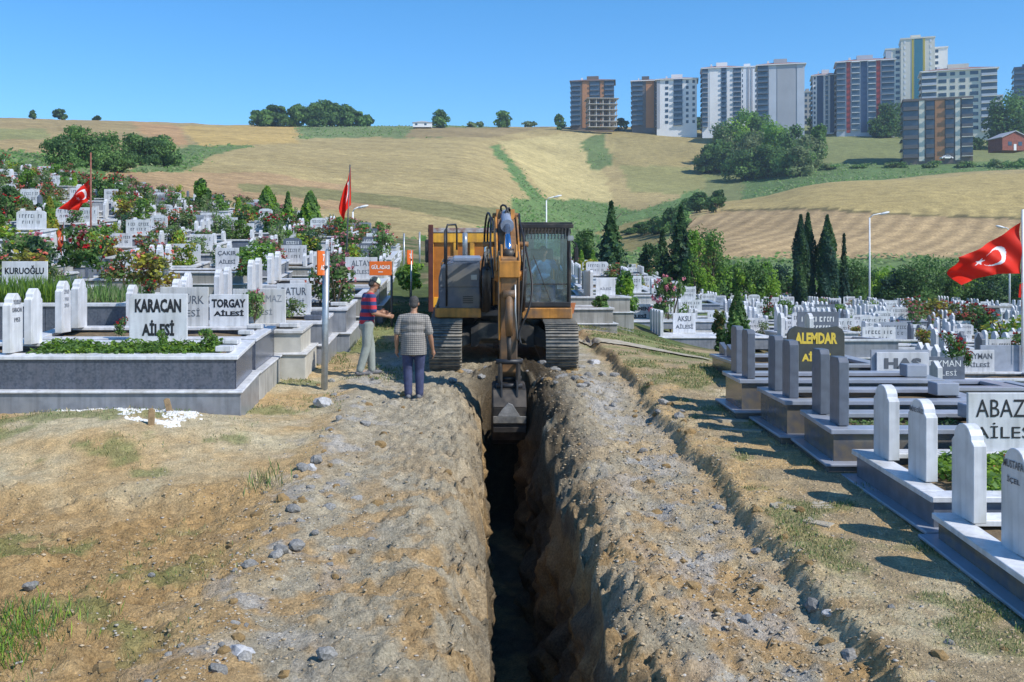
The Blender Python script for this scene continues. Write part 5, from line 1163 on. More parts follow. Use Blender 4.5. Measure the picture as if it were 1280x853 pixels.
def crown_pts(kind, n, seed):
    """unit crown: radius about 1 in x, y and height 0..1"""
    rs = np.random.RandomState(seed); P_ = []; N_ = []
    if kind in ('broad', 'bush', 'poplar'):
        k = {'broad': 34, 'bush': 15, 'poplar': 24}[kind]
        for i in range(k):
            a = rs.uniform(0, 6.283); h = rs.uniform(.10, .84) if kind != 'poplar' else rs.uniform(.10,.90)
            prof = math.sin(math.pi*min(1, (h*.72+.24)))**.6; r = rs.uniform(.15,.72)*prof; c = np.array([math.cos(a)*r, math.sin(a)*r, h]); rad_ = rs.uniform(.24,.42)*(.85 if kind == 'poplar' else 1)
            m = n//k; d = rs.normal(size=(m,3)); d /= np.linalg.norm(d, axis=1)[:,None]; q = rs.uniform(.35,1,m)**.5
            P_.append(c+d*(q*rad_)[:,None]*np.array([1,1,.48])); N_.append(d)
    elif kind in ('cypress', 'thuja', 'spruce'):
        h = rs.uniform(.02,1,n)**(1.15 if kind != 'cypress' else 1); a = rs.uniform(0,6.283,n)
        if kind == 'cypress': r = np.minimum(1, (1-h)*3.0)*np.minimum(1, h*6+.35)*(.80+.2*np.sin(a*3+h*11+seed)); r *= rs.uniform(.55,1,n)**.4
        elif kind == 'thuja': r = ((1-h)**.62)*np.minimum(1, h*5+.5)*(.78+.22*np.sin(a*5+seed+h*4)*np.cos(h*17+a*2)); r *= rs.uniform(.4,1,n)**.4
        else:
            ph = (h*9+.15*np.sin(a*7)) % 1; r = (1-h)*(.55+.55*(1-ph))*(.75+.25*np.sin(a*6+np.floor(h*9)*2.1)); r *= rs.uniform(.25,1,n)**.5
        P_.append(np.stack([np.cos(a)*r, np.sin(a)*r, h], 1)); N_.append(np.stack([np.cos(a), np.sin(a), np.full(n, .4 if kind != 'cypress' else .1)], 1))
    return np.concatenate(P_), np.concatenate(N_), rs
_cr = {}
def crown(kind, wid, hgt, leaf, n, m1, m2, seed):
    key = (kind, round(wid/hgt,1), round(leaf/hgt,3), n, m1.name, m2.name, seed)
    if key in _cr: return _cr[key]
    p, nn, rs = crown_pts(kind, n, seed); r_ = wid/hgt/2*(1.4 if kind in ('thuja','spruce') else 1.2 if kind == 'cypress' else 1.12)
    p = p*np.array([r_, r_, 1]); co = leaf_quads(p, nn, leaf/hgt, rs)
    cl = (np.sin(p[:,0]/r_*4+seed)+np.sin(p[:,1]/r_*5)+np.sin(p[:,2]*9+seed)+rs.normal(0,.7,len(p))) > .5
    _cr[key] = quads_mesh('crown', co, [m1, m2], cl.astype(int)); return _cr[key]
def trunk_mesh(hgt, wid, r, seed, crown0):
    rs = random.Random(seed); b = MB(); t = [(rs.uniform(-.02,.02)*hgt*i/4, rs.uniform(-.02,.02)*hgt*i/4, -.3+(hgt*.8+.3)*i/4) for i in range(5)]
    b.tube(t, [r*1.25, r, r*.8, r*.5, r*.2], 7)
    for k in range(7):
        h = lerp(crown0, .75, k/6)*hgt; a = rs.uniform(0,6.28); l = wid*.36*rs.uniform(.6,1)
        b.tube([(0,0,h),(math.cos(a)*l*.5, math.sin(a)*l*.5, h+hgt*.06),(math.cos(a)*l, math.sin(a)*l, h+hgt*.14)], [r*.4, r*.25, r*.1], 5)
    return b
LD, LM, LL, LO, LB, LY, LR = (M['leaf_'+k] for k in ('dark','mid','lime','olive','blue','yellow','rust'))
tcount = [0]
_Yv = np.exp(np.linspace(math.log(95), math.log(620), 700))
def ground_Y(px_, row, back=False):
    z = H(XX(px_, _Yv), _Yv); r = CY-z*F/_Yv; hid = np.minimum.accumulate(r); vis = r <= hid+1e-6
    k = np.where(vis & (r <= row))[0]
    return float(_Yv[k[0]]) if len(k) else float(_Yv[np.argmin(r)])
def tree(name, kind, px_, Y, top, pw, m1, m2, label, group=None, n=1500, leaf=None, low=.01, base=None, dy=0, cat='tree', hill=None):
    if hill is not None: Y = ground_Y(px_, hill)
    x_ = XX(px_, Y); z_ = hz(x_, Y) if base is None else (340-base)*Y/F; hgt = max(.4, (340-top)*Y/F-z_); wid = pw*Y/F; tcount[0] += 1
    lf = (leaf or max(.05, 1.15*Y/F*1.35))*1.15; t = thing(name, label, cat, (x_, Y+dy, z_-.05), rz=tcount[0]*1.3, group=group)
    obj('trunk', trunk_mesh(hgt, wid, max(.03, hgt*.022), tcount[0], low+.1).mesh('trunk', M['bark'], True), t)
    o = obj('crown', crown(kind, wid, hgt*(1-low), lf, n, m1, m2, tcount[0] % 5), t, (0,0,hgt*low)); o.scale = (hgt*(1-low),)*3; o['kind'] = 'stuff'
    return t
# skyline and far trees
def many(lst, name, kind, Y, m1, m2, lab, group, n=1300, base=None):
    for i, (px_, top, pw) in enumerate(lst):
        tree(name, kind, px_, Y+(i % 3)*3-3, top, pw, m1, m2, lab[i] if isinstance(lab, list) else lab, group, n, hill=base)
many([(330,136,38),(347,131,36),(371,129,32),(392,127,38),(408,124,42),(428,129,40),(445,138,28),(458,143,18)], 'broadleaf_tree', 'broad', 446, LM, LD,
     [f"tree of the skyline clump above the slope, {w}" for w in ('leftmost and roundest','second from the left, tall','third, beside the gap','fourth, tall','fifth and tallest','sixth, broad','seventh, lower','lowest at the right end')], 'clump of trees on the left skyline', 3000, base=158.5)
many([(41,138,9),(75,135,21),(121,145,10)], 'round_tree', 'bush', 430, LD, LM, ['tiny round tree at the far left of the skyline','larger round bush on the left skyline','small low bush on the skyline right of two others'], 'small trees on the left skyline', 700, base=150)
many([(550,136,24),(629,136,24)], 'round_tree', 'broad', 450, LM, LD, ['pale round tree beside the white shed on the skyline','dark round tree alone on the middle skyline'], 'lone skyline trees', 1200, base=160)
many([(600,152,10),(660,152,22),(590,153,14)], 'hedge_bush', 'bush', 455, LO, LD, ['tiny bush beside the dark lone skyline tree','low bush right of the dark lone skyline tree','low shrub left of the dark lone skyline tree'], 'skyline bushes', 400, base=159)
many([(77,160,52),(104,155,56),(138,165,60),(122,176,70)], 'dark_tree', 'broad', 176, LM, LD, ['dark rounded tree at the left of the hillside copse','tallest dark tree of the hillside copse','dark tree in the copse middle','broad dark tree low in front of the copse'], 'dark copse on the left hillside', 3600, base=214)
many([(175,160,52),(205,162,54),(192,172,60)], 'dark_tree', 'broad', 182, LD, LM, ['dark tree of the right hand copse, left one','dark tree of the right hand copse, rightmost','dark low tree before the right hand copse'], 'dark copse on the left hillside', 3600, base=208)
many([(150,192,40)], 'dark_tree', 'broad', 168, LM, LD, 'mid green tree low between the two dark copses', None, 2500, base=217)
# big clump in front of the towers
cl = [(885,180,34),(905,150,44),(925,135,50),(945,136,46),(900,172,44),(935,160,52),(968,150,48),(990,155,40),(960,178,56),(1010,166,46),(1022,152,28),(930,186,60),(985,186,56),(1000,180,40)]
for i, (px_, top, pw) in enumerate(cl):
    tree('broadleaf_tree', 'broad', px_, 0, top, pw, (LM, LO, LM, LM)[i % 4], (LD, LM, LL, LD)[i % 4], f"leafy tree of the big clump below the grey tower, {ORD[i]} counting from the clump's {'left' if i < 7 else 'middle'}", 'big tree clump before the tower blocks', 3000, hill=198+(top-135)*.42+(i % 3)*3)
many([(853,137,34),(875,146,18),(838,148,14),(888,150,16)], 'broadleaf_tree', 'broad', 470, LM, LD, ['round tree before the white block','bush at the right foot of the white block','small bush left at the white block','low bush right at the white block'], 'trees at the foot of the white blocks', 1100, base=158)
many([(1113,126,42),(1098,146,28),(1105,158,20)], 'broadleaf_tree', 'broad', 420, LD, LM, ['dark tree between the cream tower and the dark block','lower tree left of the dark block','small bush by the dark block'], 'trees left of the dark block', 1500, base=172)
many([(1258,116,54),(1276,105,50),(1246,124,36),(1212,168,18),(1222,172,12)], 'broadleaf_tree', 'broad', 372, LD, LM, ['dark tree behind the brick house','tall dark tree cut by the right edge','lower tree left of the brick house','small tree right of the dark block','tiny tree right of the dark block'], 'trees around the brick house', 1900, base=188)
many([(1035,205,30),(1075,204,26),(1120,202,30),(1165,201,26),(1205,201,28),(1245,199,30),(1272,196,26)], 'hedge_bush', 'bush', 330, LM, LO, [f"scrubby bush on the green strip behind the stubble crest, {ORD[i]} from its left" for i in range(7)], 'bushes along the crest strip', 500, base=211)
many([(875,238,34),(895,236,30),(858,246,28)], 'round_tree', 'bush', 240, LD, LM, ['bush at the left tip of the stubble field, middle','bush at the left tip of the stubble field, right','bush at the left tip of the stubble field, left'], 'bushes in the green hollow', 1600, base=264)
many([(838,258,40),(822,268,44),(806,276,36),(850,262,36),(790,284,30)], 'hollow_shrub', 'bush', 180, LM, LD, [f"shrub in the green hollow behind the conifers, {ORD[i]} from the top" for i in range(5)], 'shrubs in the green hollow', 1600, base=292)
# cemetery belt trees, right
C_ = 'belt of trees behind the right cemetery'
tree('spruce_tree', 'spruce', 764, 66, 252, 46, LB, LD, 'dark conifer standing alone right of the excavator cab', n=5200, leaf=.13)
tree('broadleaf_tree', 'broad', 729, 68, 283, 34, LD, LM, 'dark bushy tree just right of the excavator cab', n=3000)
tree('thuja_shrub', 'thuja', 727, 60, 313, 12, LL, LY, 'little lime conifer right of the excavator cab', n=900, leaf=.07)
tree('thuja_shrub', 'thuja', 741, 60, 312, 12, LL, LM, 'second little lime conifer before the lone dark conifer', n=900, leaf=.07)
tree('spruce_tree', 'spruce', 851, 78, 258, 60, LB, LD, 'dark spruce rising above the lime bushes in the middle right', n=6000, leaf=.15)
tree('spruce_tree', 'spruce', 828, 80, 288, 40, LB, LD, 'dark lower spruce leaning left of the tall spruce', n=3000, leaf=.15)
tree('broadleaf_tree', 'broad', 812, 76, 300, 34, LD, LB, 'blue green bush at the left foot of the spruces', n=2600)
tree('broadleaf_tree', 'poplar', 868, 75, 285, 36, LL, LM, 'lime green slender tree in front of the spruces', n=2600)
tree('broadleaf_tree', 'broad', 892, 76, 286, 44, LM, LL, 'bright green round tree right of the spruces', n=3600)
tree('broadleaf_tree', 'broad', 880, 80, 278, 44, LR, LM, 'brownish tree behind the bright green tree', n=2200)
tree('thuja_shrub', 'broad', 930, 80, 318, 42, LL, LM, 'lime shrub left of the pair of lime shrubs', n=3000)
tree('thuja_shrub', 'broad', 955, 80, 322, 40, LL, LM, 'lime shrub right of the pair of lime shrubs', n=3000)
tree('broadleaf_tree', 'broad', 908, 82, 322, 30, LM, LD, 'green bush behind the lime shrubs', n=1800)
tree('cypress_tree', 'cypress', 1001, 84, 268, 19, LB, LD, 'left cypress of the tight pair of dark cypresses', 'dark cypresses before the stubble field', n=4200, leaf=.12)
tree('cypress_tree', 'cypress', 1010, 85, 266, 18, LB, LD, 'right cypress of the tight pair of dark cypresses', 'dark cypresses before the stubble field', n=4200, leaf=.12)
tree('cypress_tree', 'cypress', 1034, 84, 269, 23, LB, LD, 'broad single dark cypress right of the pair', 'dark cypresses before the stubble field', n=5200, leaf=.12)
tree('spruce_tree', 'spruce', 1055, 86, 292, 18, LB, LD, 'thin small conifer right of the cypresses', n=1800, leaf=.12)
hedge = [(975,330,34,LB,LD),(992,338,30,LD,LM),(1020,330,40,LD,LB),(1048,332,36,LD,LM),(1066,322,40,LM,LD),(1082,334,30,LD,LM),(1101,330,32,LL,LM),(1122,336,34,LB,LM),(1142,324,42,LM,LD),(1163,318,48,LM,LD),(1184,320,44,LM,LD),(1204,330,40,LD,LM),(1222,340,38,LM,LL),(1243,338,42,LD,LB),(1266,334,44,LD,LB),(1290,330,50,LD,LM),(960,342,26,LB,LM),(1112,346,30,LD,LB),(1232,352,36,LB,LD)]
for i, (px_, top, pw, a, c) in enumerate(sorted(hedge)):
    tree('broadleaf_tree', 'broad', px_, 93+(i*7 % 5), top-3, pw*1.4, LM if a is LD and i % 2 else a, LL if c is LM else c, f"{'lime tipped' if a is LL else 'dark' if a in (LD, LB) else 'mid green'} tree of the right hand belt, {ORD[min(i,19)]} from its left end", C_, n=2600, low=.03)
# left cemetery trees
tree('broadleaf_tree', 'poplar', 250, 62, 218, 34, LD, LL, 'tall green and yellow tree on the upper left slope', n=3200, leaf=.10)
L3 = 'lime conifers on the left slope'
tree('thuja_shrub', 'thuja', 334, 62, 233, 38, LL, LM, 'leftmost lime conifer on the upper left slope', L3, n=3600, leaf=.10)
tree('thuja_shrub', 'spruce', 360, 63, 240, 26, LM, LL, 'middle, darker conifer between two lime conifers', L3, n=2400, leaf=.10)
tree('thuja_shrub', 'thuja', 388, 61, 239, 36, LL, LM, 'rightmost lime conifer on the upper left slope', L3, n=3600, leaf=.10)
tree('thuja_shrub', 'thuja', 298, 58, 247, 16, LY, LL, 'small yellow conifer left of the lime conifers', n=1000, leaf=.08)
tree('thuja_shrub', 'thuja', 62, 40, 246, 24, LY, LL, 'golden yellow conifer below the slack red flag', n=2000, leaf=.07)
tree('broadleaf_tree', 'bush', 76, 62, 212, 28, LD, LM, 'dark small tree above the slack red flag', n=1800, leaf=.09)
tree('thuja_shrub', 'thuja', 93, 60, 216, 12, LL, LY, 'tiny lime conifer above the slack red flag', n=700, leaf=.08)
tree('round_tree', 'bush', 132, 58, 222, 52, LM, LD, 'wide green shrub behind the slack red flag', n=2600, leaf=.08)
tree('round_tree', 'bush', 5, 42, 226, 40, LM, LD, 'green shrub at the left edge of the upper slope', n=2400, leaf=.07)
tree('round_tree', 'bush', 38, 44, 240, 34, LD, LB, 'dark shrub with dense leaves beside the golden conifer', n=1900, leaf=.07)
tree('round_tree', 'bush', 48, 25.5, 288, 52, LD, LB, 'dark green bush above the KURUOĞLU plate', n=2600, leaf=.05)
tree('round_tree', 'broad', 513, 33, 325, 34, LL, LM, 'small round lime tree on a bare trunk beside the path', n=2600, leaf=.05, low=.3)
tree('round_tree', 'thuja', 922, 27.5, 364, 36, LM, LD, 'dense green shrub right of the AKSU plate', n=3400, leaf=.05)
tree('round_tree', 'bush', 900, 28.6, 382, 22, LD, LR, 'loose rose shrub left of the dense green shrub', n=900, leaf=.05)
tree('round_tree', 'bush', 752, 28.8, 366, 22, LM, LD, 'little round green bush on the long concrete grave', n=1400, leaf=.04, base=387)
tree('round_tree', 'bush', 782, 38, 330, 30, LM, LL, 'green bush among the graves right of the cab', n=1600, leaf=.06)
tree('hedge_bush', 'bush', 744, 56, 323, 34, LY, LL, 'yellow flowering low shrub right of the cab', n=1700, leaf=.07)

# ------------------------------------------------------------------ flowering bushes on the graves
def bush_parts(seed, n, leaf, m1, m2, fm, nf, fsz, kind='bush', asp=1.0):
    p, nn, rs = crown_pts(kind, n, seed); p = p*np.array([.5*asp, .5*asp, 1]); me = quads_mesh('foliage', leaf_quads(p, nn, leaf, rs), [m1, m2], (rs.uniform(size=len(p)) > .6).astype(int))
    fl = None
    if fm:
        k = rs.randint(0, len(p), nf); c = p[k]; c[:,2] = np.clip(c[:,2]*.75+.28, 0, 1.05); d = c-np.array([0,0,.5]); d[:,:2] *= 1.1
        cs = np.repeat(c+d*.08, 6, 0)+rs.normal(0, fsz*.35, (nf*6, 3)); fl = quads_mesh('blossoms', leaf_quads(cs, np.repeat(d, 6, 0), fsz*.62, rs, .95, .2), [fm])
    st = MB(); r_ = random.Random(seed)
    for _ in range(4): a = r_.uniform(0,6.28); st.tube([(0,0,-.05),(math.cos(a)*.12,math.sin(a)*.12,.4),(math.cos(a)*.25,math.sin(a)*.25,.75)], .012, 5)
    return me, fl, st.mesh('stem', M['bark'])
FK = {}
def fkind(nm, *a, **k): FK[nm] = bush_parts(*a, **k)
fkind('pink rose bush', 1, 560, .055, LM, LO, M['fl_pink'], 32, .05)
fkind('crimson rose bush', 2, 520, .055, LM, LD, M['fl_crimson'], 24, .055)
fkind('bright red rose bush', 3, 480, .055, LM, LD, M['fl_red'], 24, .055)
fkind('white flowered bush', 4, 520, .05, LO, LM, M['fl_white'], 26, .045)
fkind('orange flowered bush', 5, 520, .055, LO, LR, M['fl_orange'], 16, .045)
fkind('coral rose bush', 6, 520, .055, LM, LR, M['fl_coral'], 30, .05)
fkind('rusty leaved shrub', 7, 650, .055, LR, LY, M['fl_coral'], 14, .045)
fkind('olive green shrub', 8, 650, .05, LO, LM, None, 0, 0)
fkind('fresh green shrub', 9, 700, .055, LM, LL, None, 0, 0)
fkind('lime yellow shrub', 10, 600, .05, LL, LY, M['fl_yellow'], 10, .04)
fkind('dark green shrub', 11, 650, .05, LD, LB, M['fl_pink'], 6, .045)
def plant(nm, x, y, z, w, h, label, group='flowering bushes on the graves'):
    me, fl, st = FK[nm]; t = thing('flower_bush' if fl else 'shrub', label, 'bush', (x, y, z), rz=(x*7.3+y*3.1) % 6.28, group=group, scale=(w, w, h))
    obj('foliage', me, t, kind='stuff'); obj('stem', st, t)
    if fl: obj('blossoms', fl, t, kind='stuff')
    return t
rb = random.Random(21); names = list(FK); cnt = 0
wl = ['pink rose bush']*5+['crimson rose bush']*1+['bright red rose bush']*2+['white flowered bush']*3+['orange flowered bush']*2+['coral rose bush']*4+['rusty leaved shrub']*3+['olive green shrub']*5+['fresh green shrub']*6+['coral rose bush']*2+['lime yellow shrub']*3+['dark green shrub']*2
wlr = ['pink rose bush','bright red rose bush','white flowered bush','coral rose bush','rusty leaved shrub','olive green shrub','fresh green shrub','dark green shrub']
for (side, x, y, z, w, d, row, pos) in plant_spots:
    prob = .97 if side == 'left' else .45
    m_ = 3 if (side == 'left' and rb.random() < .55) else 2 if side == 'left' else 1
    for q in range(m_):
        if rb.random() > prob: continue
        nm = rb.choice(wl if side == 'left' else wlr); xx = x+rb.uniform(-.42,.42)*w; yy = y+rb.uniform(-.5,.3)*d; sz = rb.uniform(.55,1.2)*(1 if side == 'left' else .85)
        plant(nm, xx, yy, z-.02, sz*rb.uniform(.9,1.4), sz, f"{('', 'second ', 'small ')[q]}{nm} on {ORD[min(pos,19)]} grave from path, {ORD[row]} row of {side} slope".strip())
def pp(nm, px_, row_, Y, w, h, label, grp=None):
    v = P(px_, row_, Y); plant(nm, v.x, v.y, v.z, w, h, label, grp or 'flowering bushes on the graves')
pp('crimson rose bush', 92, 334, 24.0, 1.0, 1.05, 'crimson rose bush beside the small faded flag')
pp('bright red rose bush', 122, 338, 23.6, .95, .75, 'bright red roses right of the crimson rose bush')
pp('rusty leaved shrub', 190, 364, 23.2, 1.35, .98, 'broad orange yellow leaved shrub above the KARACAN plate')
pp('coral rose bush', 155, 358, 24.4, .9, .9, 'coral rose bush left of the orange yellow shrub')
pp('bright red rose bush', 186, 372, 19.4, .45, .33, 'small bright red flowers just above the KARACAN plate')
pp('bright red rose bush', 152, 420, 17.9, .30, .32, 'red flower cluster left beside the KARACAN plate')
pp('pink rose bush', 318, 402, 19.8, .55, .62, 'pink rose bush between the TORGAY and BATUR plates')
pp('white flowered bush', 362, 396, 20.8, .7, .42, 'white flowers in front of the BATUR plate')
pp('olive green shrub', 340, 400, 20.9, .9, .40, 'green grave planting before the BATUR plate')
pp('pink rose bush', 420, 382, 23.0, 1.0, .98, 'tall pink rose bush right of the grey sign post')
pp('coral rose bush', 400, 380, 23.4, .9, .9, 'coral tinted rose bush behind the grey sign post')
pp('crimson rose bush', 304, 345, 30.5, .9, .5, 'crimson roses right of the ÇAKIR plate')
pp('fresh green shrub', 320, 340, 31, 1.4, .9, 'feathery green shrub above the crimson roses')
pp('pink rose bush', 838, 412, 38.0, 1.5, 2.0, 'tall loose pink rose bush behind the AKSU headstones')
pp('crimson rose bush', 962, 405, 47, .9, 1.3, 'dark crimson rose ball above the ALEMDAR plate')
pp('bright red rose bush', 1190, 448, 19.6, .62, .50, 'bright red rose cluster between the TEYMAN and KAYMAN plates')
pp('bright red rose bush', 1208, 458, 19.2, .32, .36, 'lower bright red rose beside the larger cluster')
pp('fresh green shrub', 1030, 428, 33, .9, .8, 'fresh green shrub in front of the pale graves')
for i, (a, b_, Y) in enumerate(((1148,392,66),(1090,396,70),(1200,404,58),(1225,410,52),(1170,396,64),(1258,430,44),(1292,452,34),(1140,398,62))):
    pp(['crimson rose bush','olive green shrub','coral rose bush','bright red rose bush','rusty leaved shrub','lime yellow shrub','olive green shrub','coral rose bush'][i], a, b_+6, Y, 2.2, 1.5, f"{['crimson','olive','coral','red','rusty','lime','grey green','pale coral'][i]} shrub along the foot of the right hand tree belt", 'shrubs before the right hand belt')
# low ground cover on the big near graves
def cover(name, label, x0, x1, y0, y1, z0, k, n, leaf, h, m1, m2, fm=None, seed=1, blade=False):
    rs = np.random.RandomState(seed); x = rs.uniform(x0, x1, n); y = rs.uniform(y0, y1, n); hh = h*(.25+.75*fbm(x, y, 3.5, 3, seed)); z = z0+k*(y-y0)+rs.uniform(0, 1, n)*hh
    p = np.stack([x, y, z], 1)
    if blade:
        a = rs.uniform(0, 6.283, n); l = h*rs.uniform(.5,1,n); b0 = np.stack([x, y, np.full(n, z0)+k*(y-y0)], 1); dx = np.stack([np.cos(a)*.012, np.sin(a)*.012, 0*a], 1); tip = b0+np.stack([np.cos(a+1)*l*.28, np.sin(a+1)*l*.28, l], 1); midp = (b0+tip)/2+np.stack([0*a,0*a,l*.08],1)
        co = np.stack([b0-dx, midp-dx, tip, midp+dx], 1).reshape(-1,3)
    else: co = leaf_quads(p, np.tile([0,0,1.0], (n,1)), leaf, rs, .7)
    mi = (rs.uniform(size=n) > .6).astype(int); ml = [m1, m2]
    if fm: ml.append(fm); mi[rs.uniform(size=n) > .985] = 2
    o = obj(name, quads_mesh(name, co, ml, mi), kind='stuff'); o['label'] = label; return o
cover('creeping_plants', 'low creeping green plants filling the bed of the KARACAN grave', -6.75, -3.95, 15.72, 16.62, -1.36, .13, 6500, .035, .26, LM, LL, None, 3)
cover('creeping_plants', 'fresh green plants in the bed of the ABAZA grave', 4.9, 7.1, 10.0, 11.6, -2.22, .05, 5200, .035, .24, LL, LM, M['fl_coral'], 4)
cover('creeping_plants', 'green and dry plants in the bed of the nearest right grave', 4.8, 7.1, 7.6, 9.3, -2.5, .08, 3000, .035, .16, LM, LO, None, 5)
cover('iris_leaves', 'upright blade leaves in front of the KURUOĞLU plate', -9.6, -7.9, 20.0, 21.3, -.68, .06, 900, .03, .62, LL, LM, None, 6, True)
cover('iris_leaves', 'grassy blades behind the stepped white headstones', -7.9, -6.7, 19.9, 21.6, -.68, .06, 500, .03, .45, LM, LO, None, 7, True)
cover('creeping_plants', 'weeds in the bed of the polished graves', 4.5, 6.0, 12.2, 13.0, -1.93, .07, 500, .03, .10, LO, LM, None, 8)
pp('fresh green shrub', 261, 438, 16.3, .42, .36, 'bright green leafy plant in front of the KARACAN plate, right side')
pp('fresh green shrub', 203, 438, 16.1, .22, .34, 'narrow upright plant in front of the KARACAN plate')

# ------------------------------------------------------------------ loose stones, clods, grass on the near ground
def on_ground_pts(n, xa, xb, ya, yb, rs, f=None):
    x = rs.uniform(xa, xb, n); y = np.exp(rs.uniform(math.log(ya), math.log(yb), n)); z = surf(x, y)
    k = (x < lipL(y)-.05) | (x > lipR(y)+.04) | (y > TREND+.3)
    if f is not None: k &= f(x, y, rs)
    return np.stack([x[k], y[k], z[k]], 1)
def scatter(name, label, pts, smin, smax, mt, seed, flat=.6, pw=2.5):
    rs = np.random.RandomState(seed); base = []
    for s in range(5):
        bm = bmesh.new(); bmesh.ops.create_icosphere(bm, subdivisions=1, radius=1)
        if s: bmesh.ops.delete(bm, geom=bm.verts[:], context='VERTS'); bmesh.ops.create_cube(bm, size=1.5); bmesh.ops.triangulate(bm, faces=bm.faces[:])
        for v in bm.verts: v.co = Vector([c*(1+rs.uniform(-.5,.3)) for c in v.co])
        base.append((np.array([v.co[:] for v in bm.verts]), np.array([[v.index for v in f.verts] for f in bm.faces]))); bm.free()
    V_ = []; F_ = []; o = 0
    for i, p in enumerate(pts):
        v, f = base[i % 5]; s = smin+(smax-smin)*rs.uniform()**pw; a = rs.uniform(0,6.28); c, sn = math.cos(a), math.sin(a)
        q = v*np.array([s, s*rs.uniform(.55,1), s*flat*rs.uniform(.6,1)]); q = np.stack([q[:,0]*c-q[:,1]*sn, q[:,0]*sn+q[:,1]*c, q[:,2]], 1)+p+np.array([0,0,-s*.05]); V_.append(q); F_.append(f+o); o += len(v)
    V_ = np.concatenate(V_); F_ = np.concatenate(F_); me = bpy.data.meshes.new(name); me.vertices.add(len(V_)); me.vertices.foreach_set('co', V_.astype(np.float32).ravel())
    me.loops.add(len(F_)*3); me.loops.foreach_set('vertex_index', F_.astype(np.int32).ravel()); me.polygons.add(len(F_)); me.polygons.foreach_set('loop_start', np.arange(0, len(F_)*3, 3, dtype=np.int32)); me.polygons.foreach_set('loop_total', np.full(len(F_), 3, np.int32))
    me.update(calc_edges=True); me.materials.append(mt); ob = obj(name, me, kind='stuff'); ob['label'] = label; return ob
def objmat(name, c1, c2, sc=9):
    return mat(name, c1, .95, col2=c2, scale=sc, bump=.4, detail=1)
M['pebble'] = objmat('grey_pebbles', (.46,.43,.38), (.30,.27,.22), 11); M['pebclay'] = objmat('clay_crumbs', (.47,.37,.24), (.33,.25,.15), 9)
rs = np.random.RandomState(9)
band = lambda c, w: (lambda x, y, r: r.uniform(size=len(x)) < np.exp(-((x-c)/w)**2))
clump = lambda c, w, sd: (lambda x, y, r: (r.uniform(size=len(x)) < np.exp(-((x-c)/w)**2)) & (fbm(x, y, 1.7, 3, sd)+.25*(r.uniform(size=len(x))-.5) > .47))
gp_ = [on_ground_pts(11000, -3.4, -.3, 5.0, 20, rs, clump(-1.75,.6,5)), on_ground_pts(9000, .9, 3.2, 5.0, 20, rs, clump(2.1,.65,6)), on_ground_pts(2500, -4, 3.5, 5, 19, rs)]
scatter('gravel', 'grey gravel and rubble strewn along both sides of the trench', np.concatenate(gp_), .005, .024, M['pebble'], 12, flat=.45, pw=2.5)
gp_ = [on_ground_pts(16000, -6, 0, 5.0, 18, rs, lambda x, y, r: r.uniform(size=len(x)) < .10+.6*(y < 12)*(x < -1.8)+.5*(x > -1.6)), on_ground_pts(22000, .9, 4.4, 5.0, 19, rs, lambda x, y, r: r.uniform(size=len(x)) < np.where(x < 3, 1, .7))]
scatter('soil_crumbs', 'ochre soil crumbs and small clods on the dug ground', np.concatenate(gp_), .005, .026, M['pebclay'], 13, flat=.45, pw=2.5)
def rockbase(seed, sub=2): bm = ball_rock(seed, 1, (1,.8,.62), .38, sub); me = bpy.data.meshes.new('stone'); bm.to_mesh(me); bm.free(); return me
GR = [o for o in COL.objects if o.name == 'ground'][0]
rm = []
for s in range(8):
    me = rockbase(s); me.materials.append(M['rock_pale'] if s < 1 else M['rock'] if s < 5 else M['clod']); rm.append(me)
def rock(x, y, s, i, sq=1): o = obj('stone', rm[i % 8], GR, (x, y, gh(x, y)+s*.06), (rs.uniform(-.3,.3), rs.uniform(-.3,.3), rs.uniform(0,6.28)), scale=(s, s, s*sq)); return o
for (px_, py_, w, i) in ((405,511,24,0),(849,546,18,1),(388,590,16,0),(372,683,26,3),(300,818,34,0),(345,700,18,4),(480,545,9,6),(412,545,12,2),(395,575,16,1),(830,530,14,3),(1062,820,24,1),(1035,800,22,6),(1035,785,14,0),(820,645,14,6),(475,558,16,6),(742,455,16,0),(752,466,14,1),(735,470,12,2),(725,460,12,3),(38,738,18,4),(945,692,14,3),(560,600,12,5),(440,690,11,5),(1000,640,13,6),(870,585,12,2),(1255,812,10,7),(980,700,11,5)):
    x, y = onground(px_, py_); rock(x, y, w*y/F*.55, i)
for k in range(190):
    sd = rs.uniform(); x = rs.normal(-1.8,.42) if sd < .5 else rs.normal(2.35,.45) if sd < .9 else rs.uniform(-5,3.6); y = math.exp(rs.uniform(math.log(5.6), math.log(19.5)))
    if lipL(np.array([y]))[0]-.5 < x < lipR(np.array([y]))[0]+.35: continue
    rock(x, y, .03+.06*rs.uniform()**2, int(rs.randint(1,8)))
# clods spilling on the spoil heaps beside the bucket
for k in range(60):
    x = rs.uniform(-.35,2.0); y = rs.uniform(17.2,19.8)
    if lipL(np.array([y]))[0]-.3 < x < lipR(np.array([y]))[0]+.1 and y < 18.8: continue
    rock(x, y, rs.uniform(.04,.12), 6 if rs.uniform() < .3 else 4)
# cast concrete path slabs left at the foot of the right graves
M['slabm'] = mat('dusty_cast_slab', (.46,.41,.32), .95, .35, 6, bump=.4, dirt=(.33,.28,.19), dirt_scale=4)
slabm = [MB().cbox(-.5*w,.5*w,-.5*d,.5*d,-.08,.004,.003).mesh('slab', M['slabm']) for w, d in ((.62,.34),(.5,.28),(.7,.4))]
for i, (px_, py_) in enumerate(((1000,628),(1030,648),(905,522),(925,535))):
    x, y = onground(px_, py_); o = obj('slab', slabm[i % 3], GR, (x, y, gh(x, y)-.012), (.05,.02*(i % 3),i*.9)); 
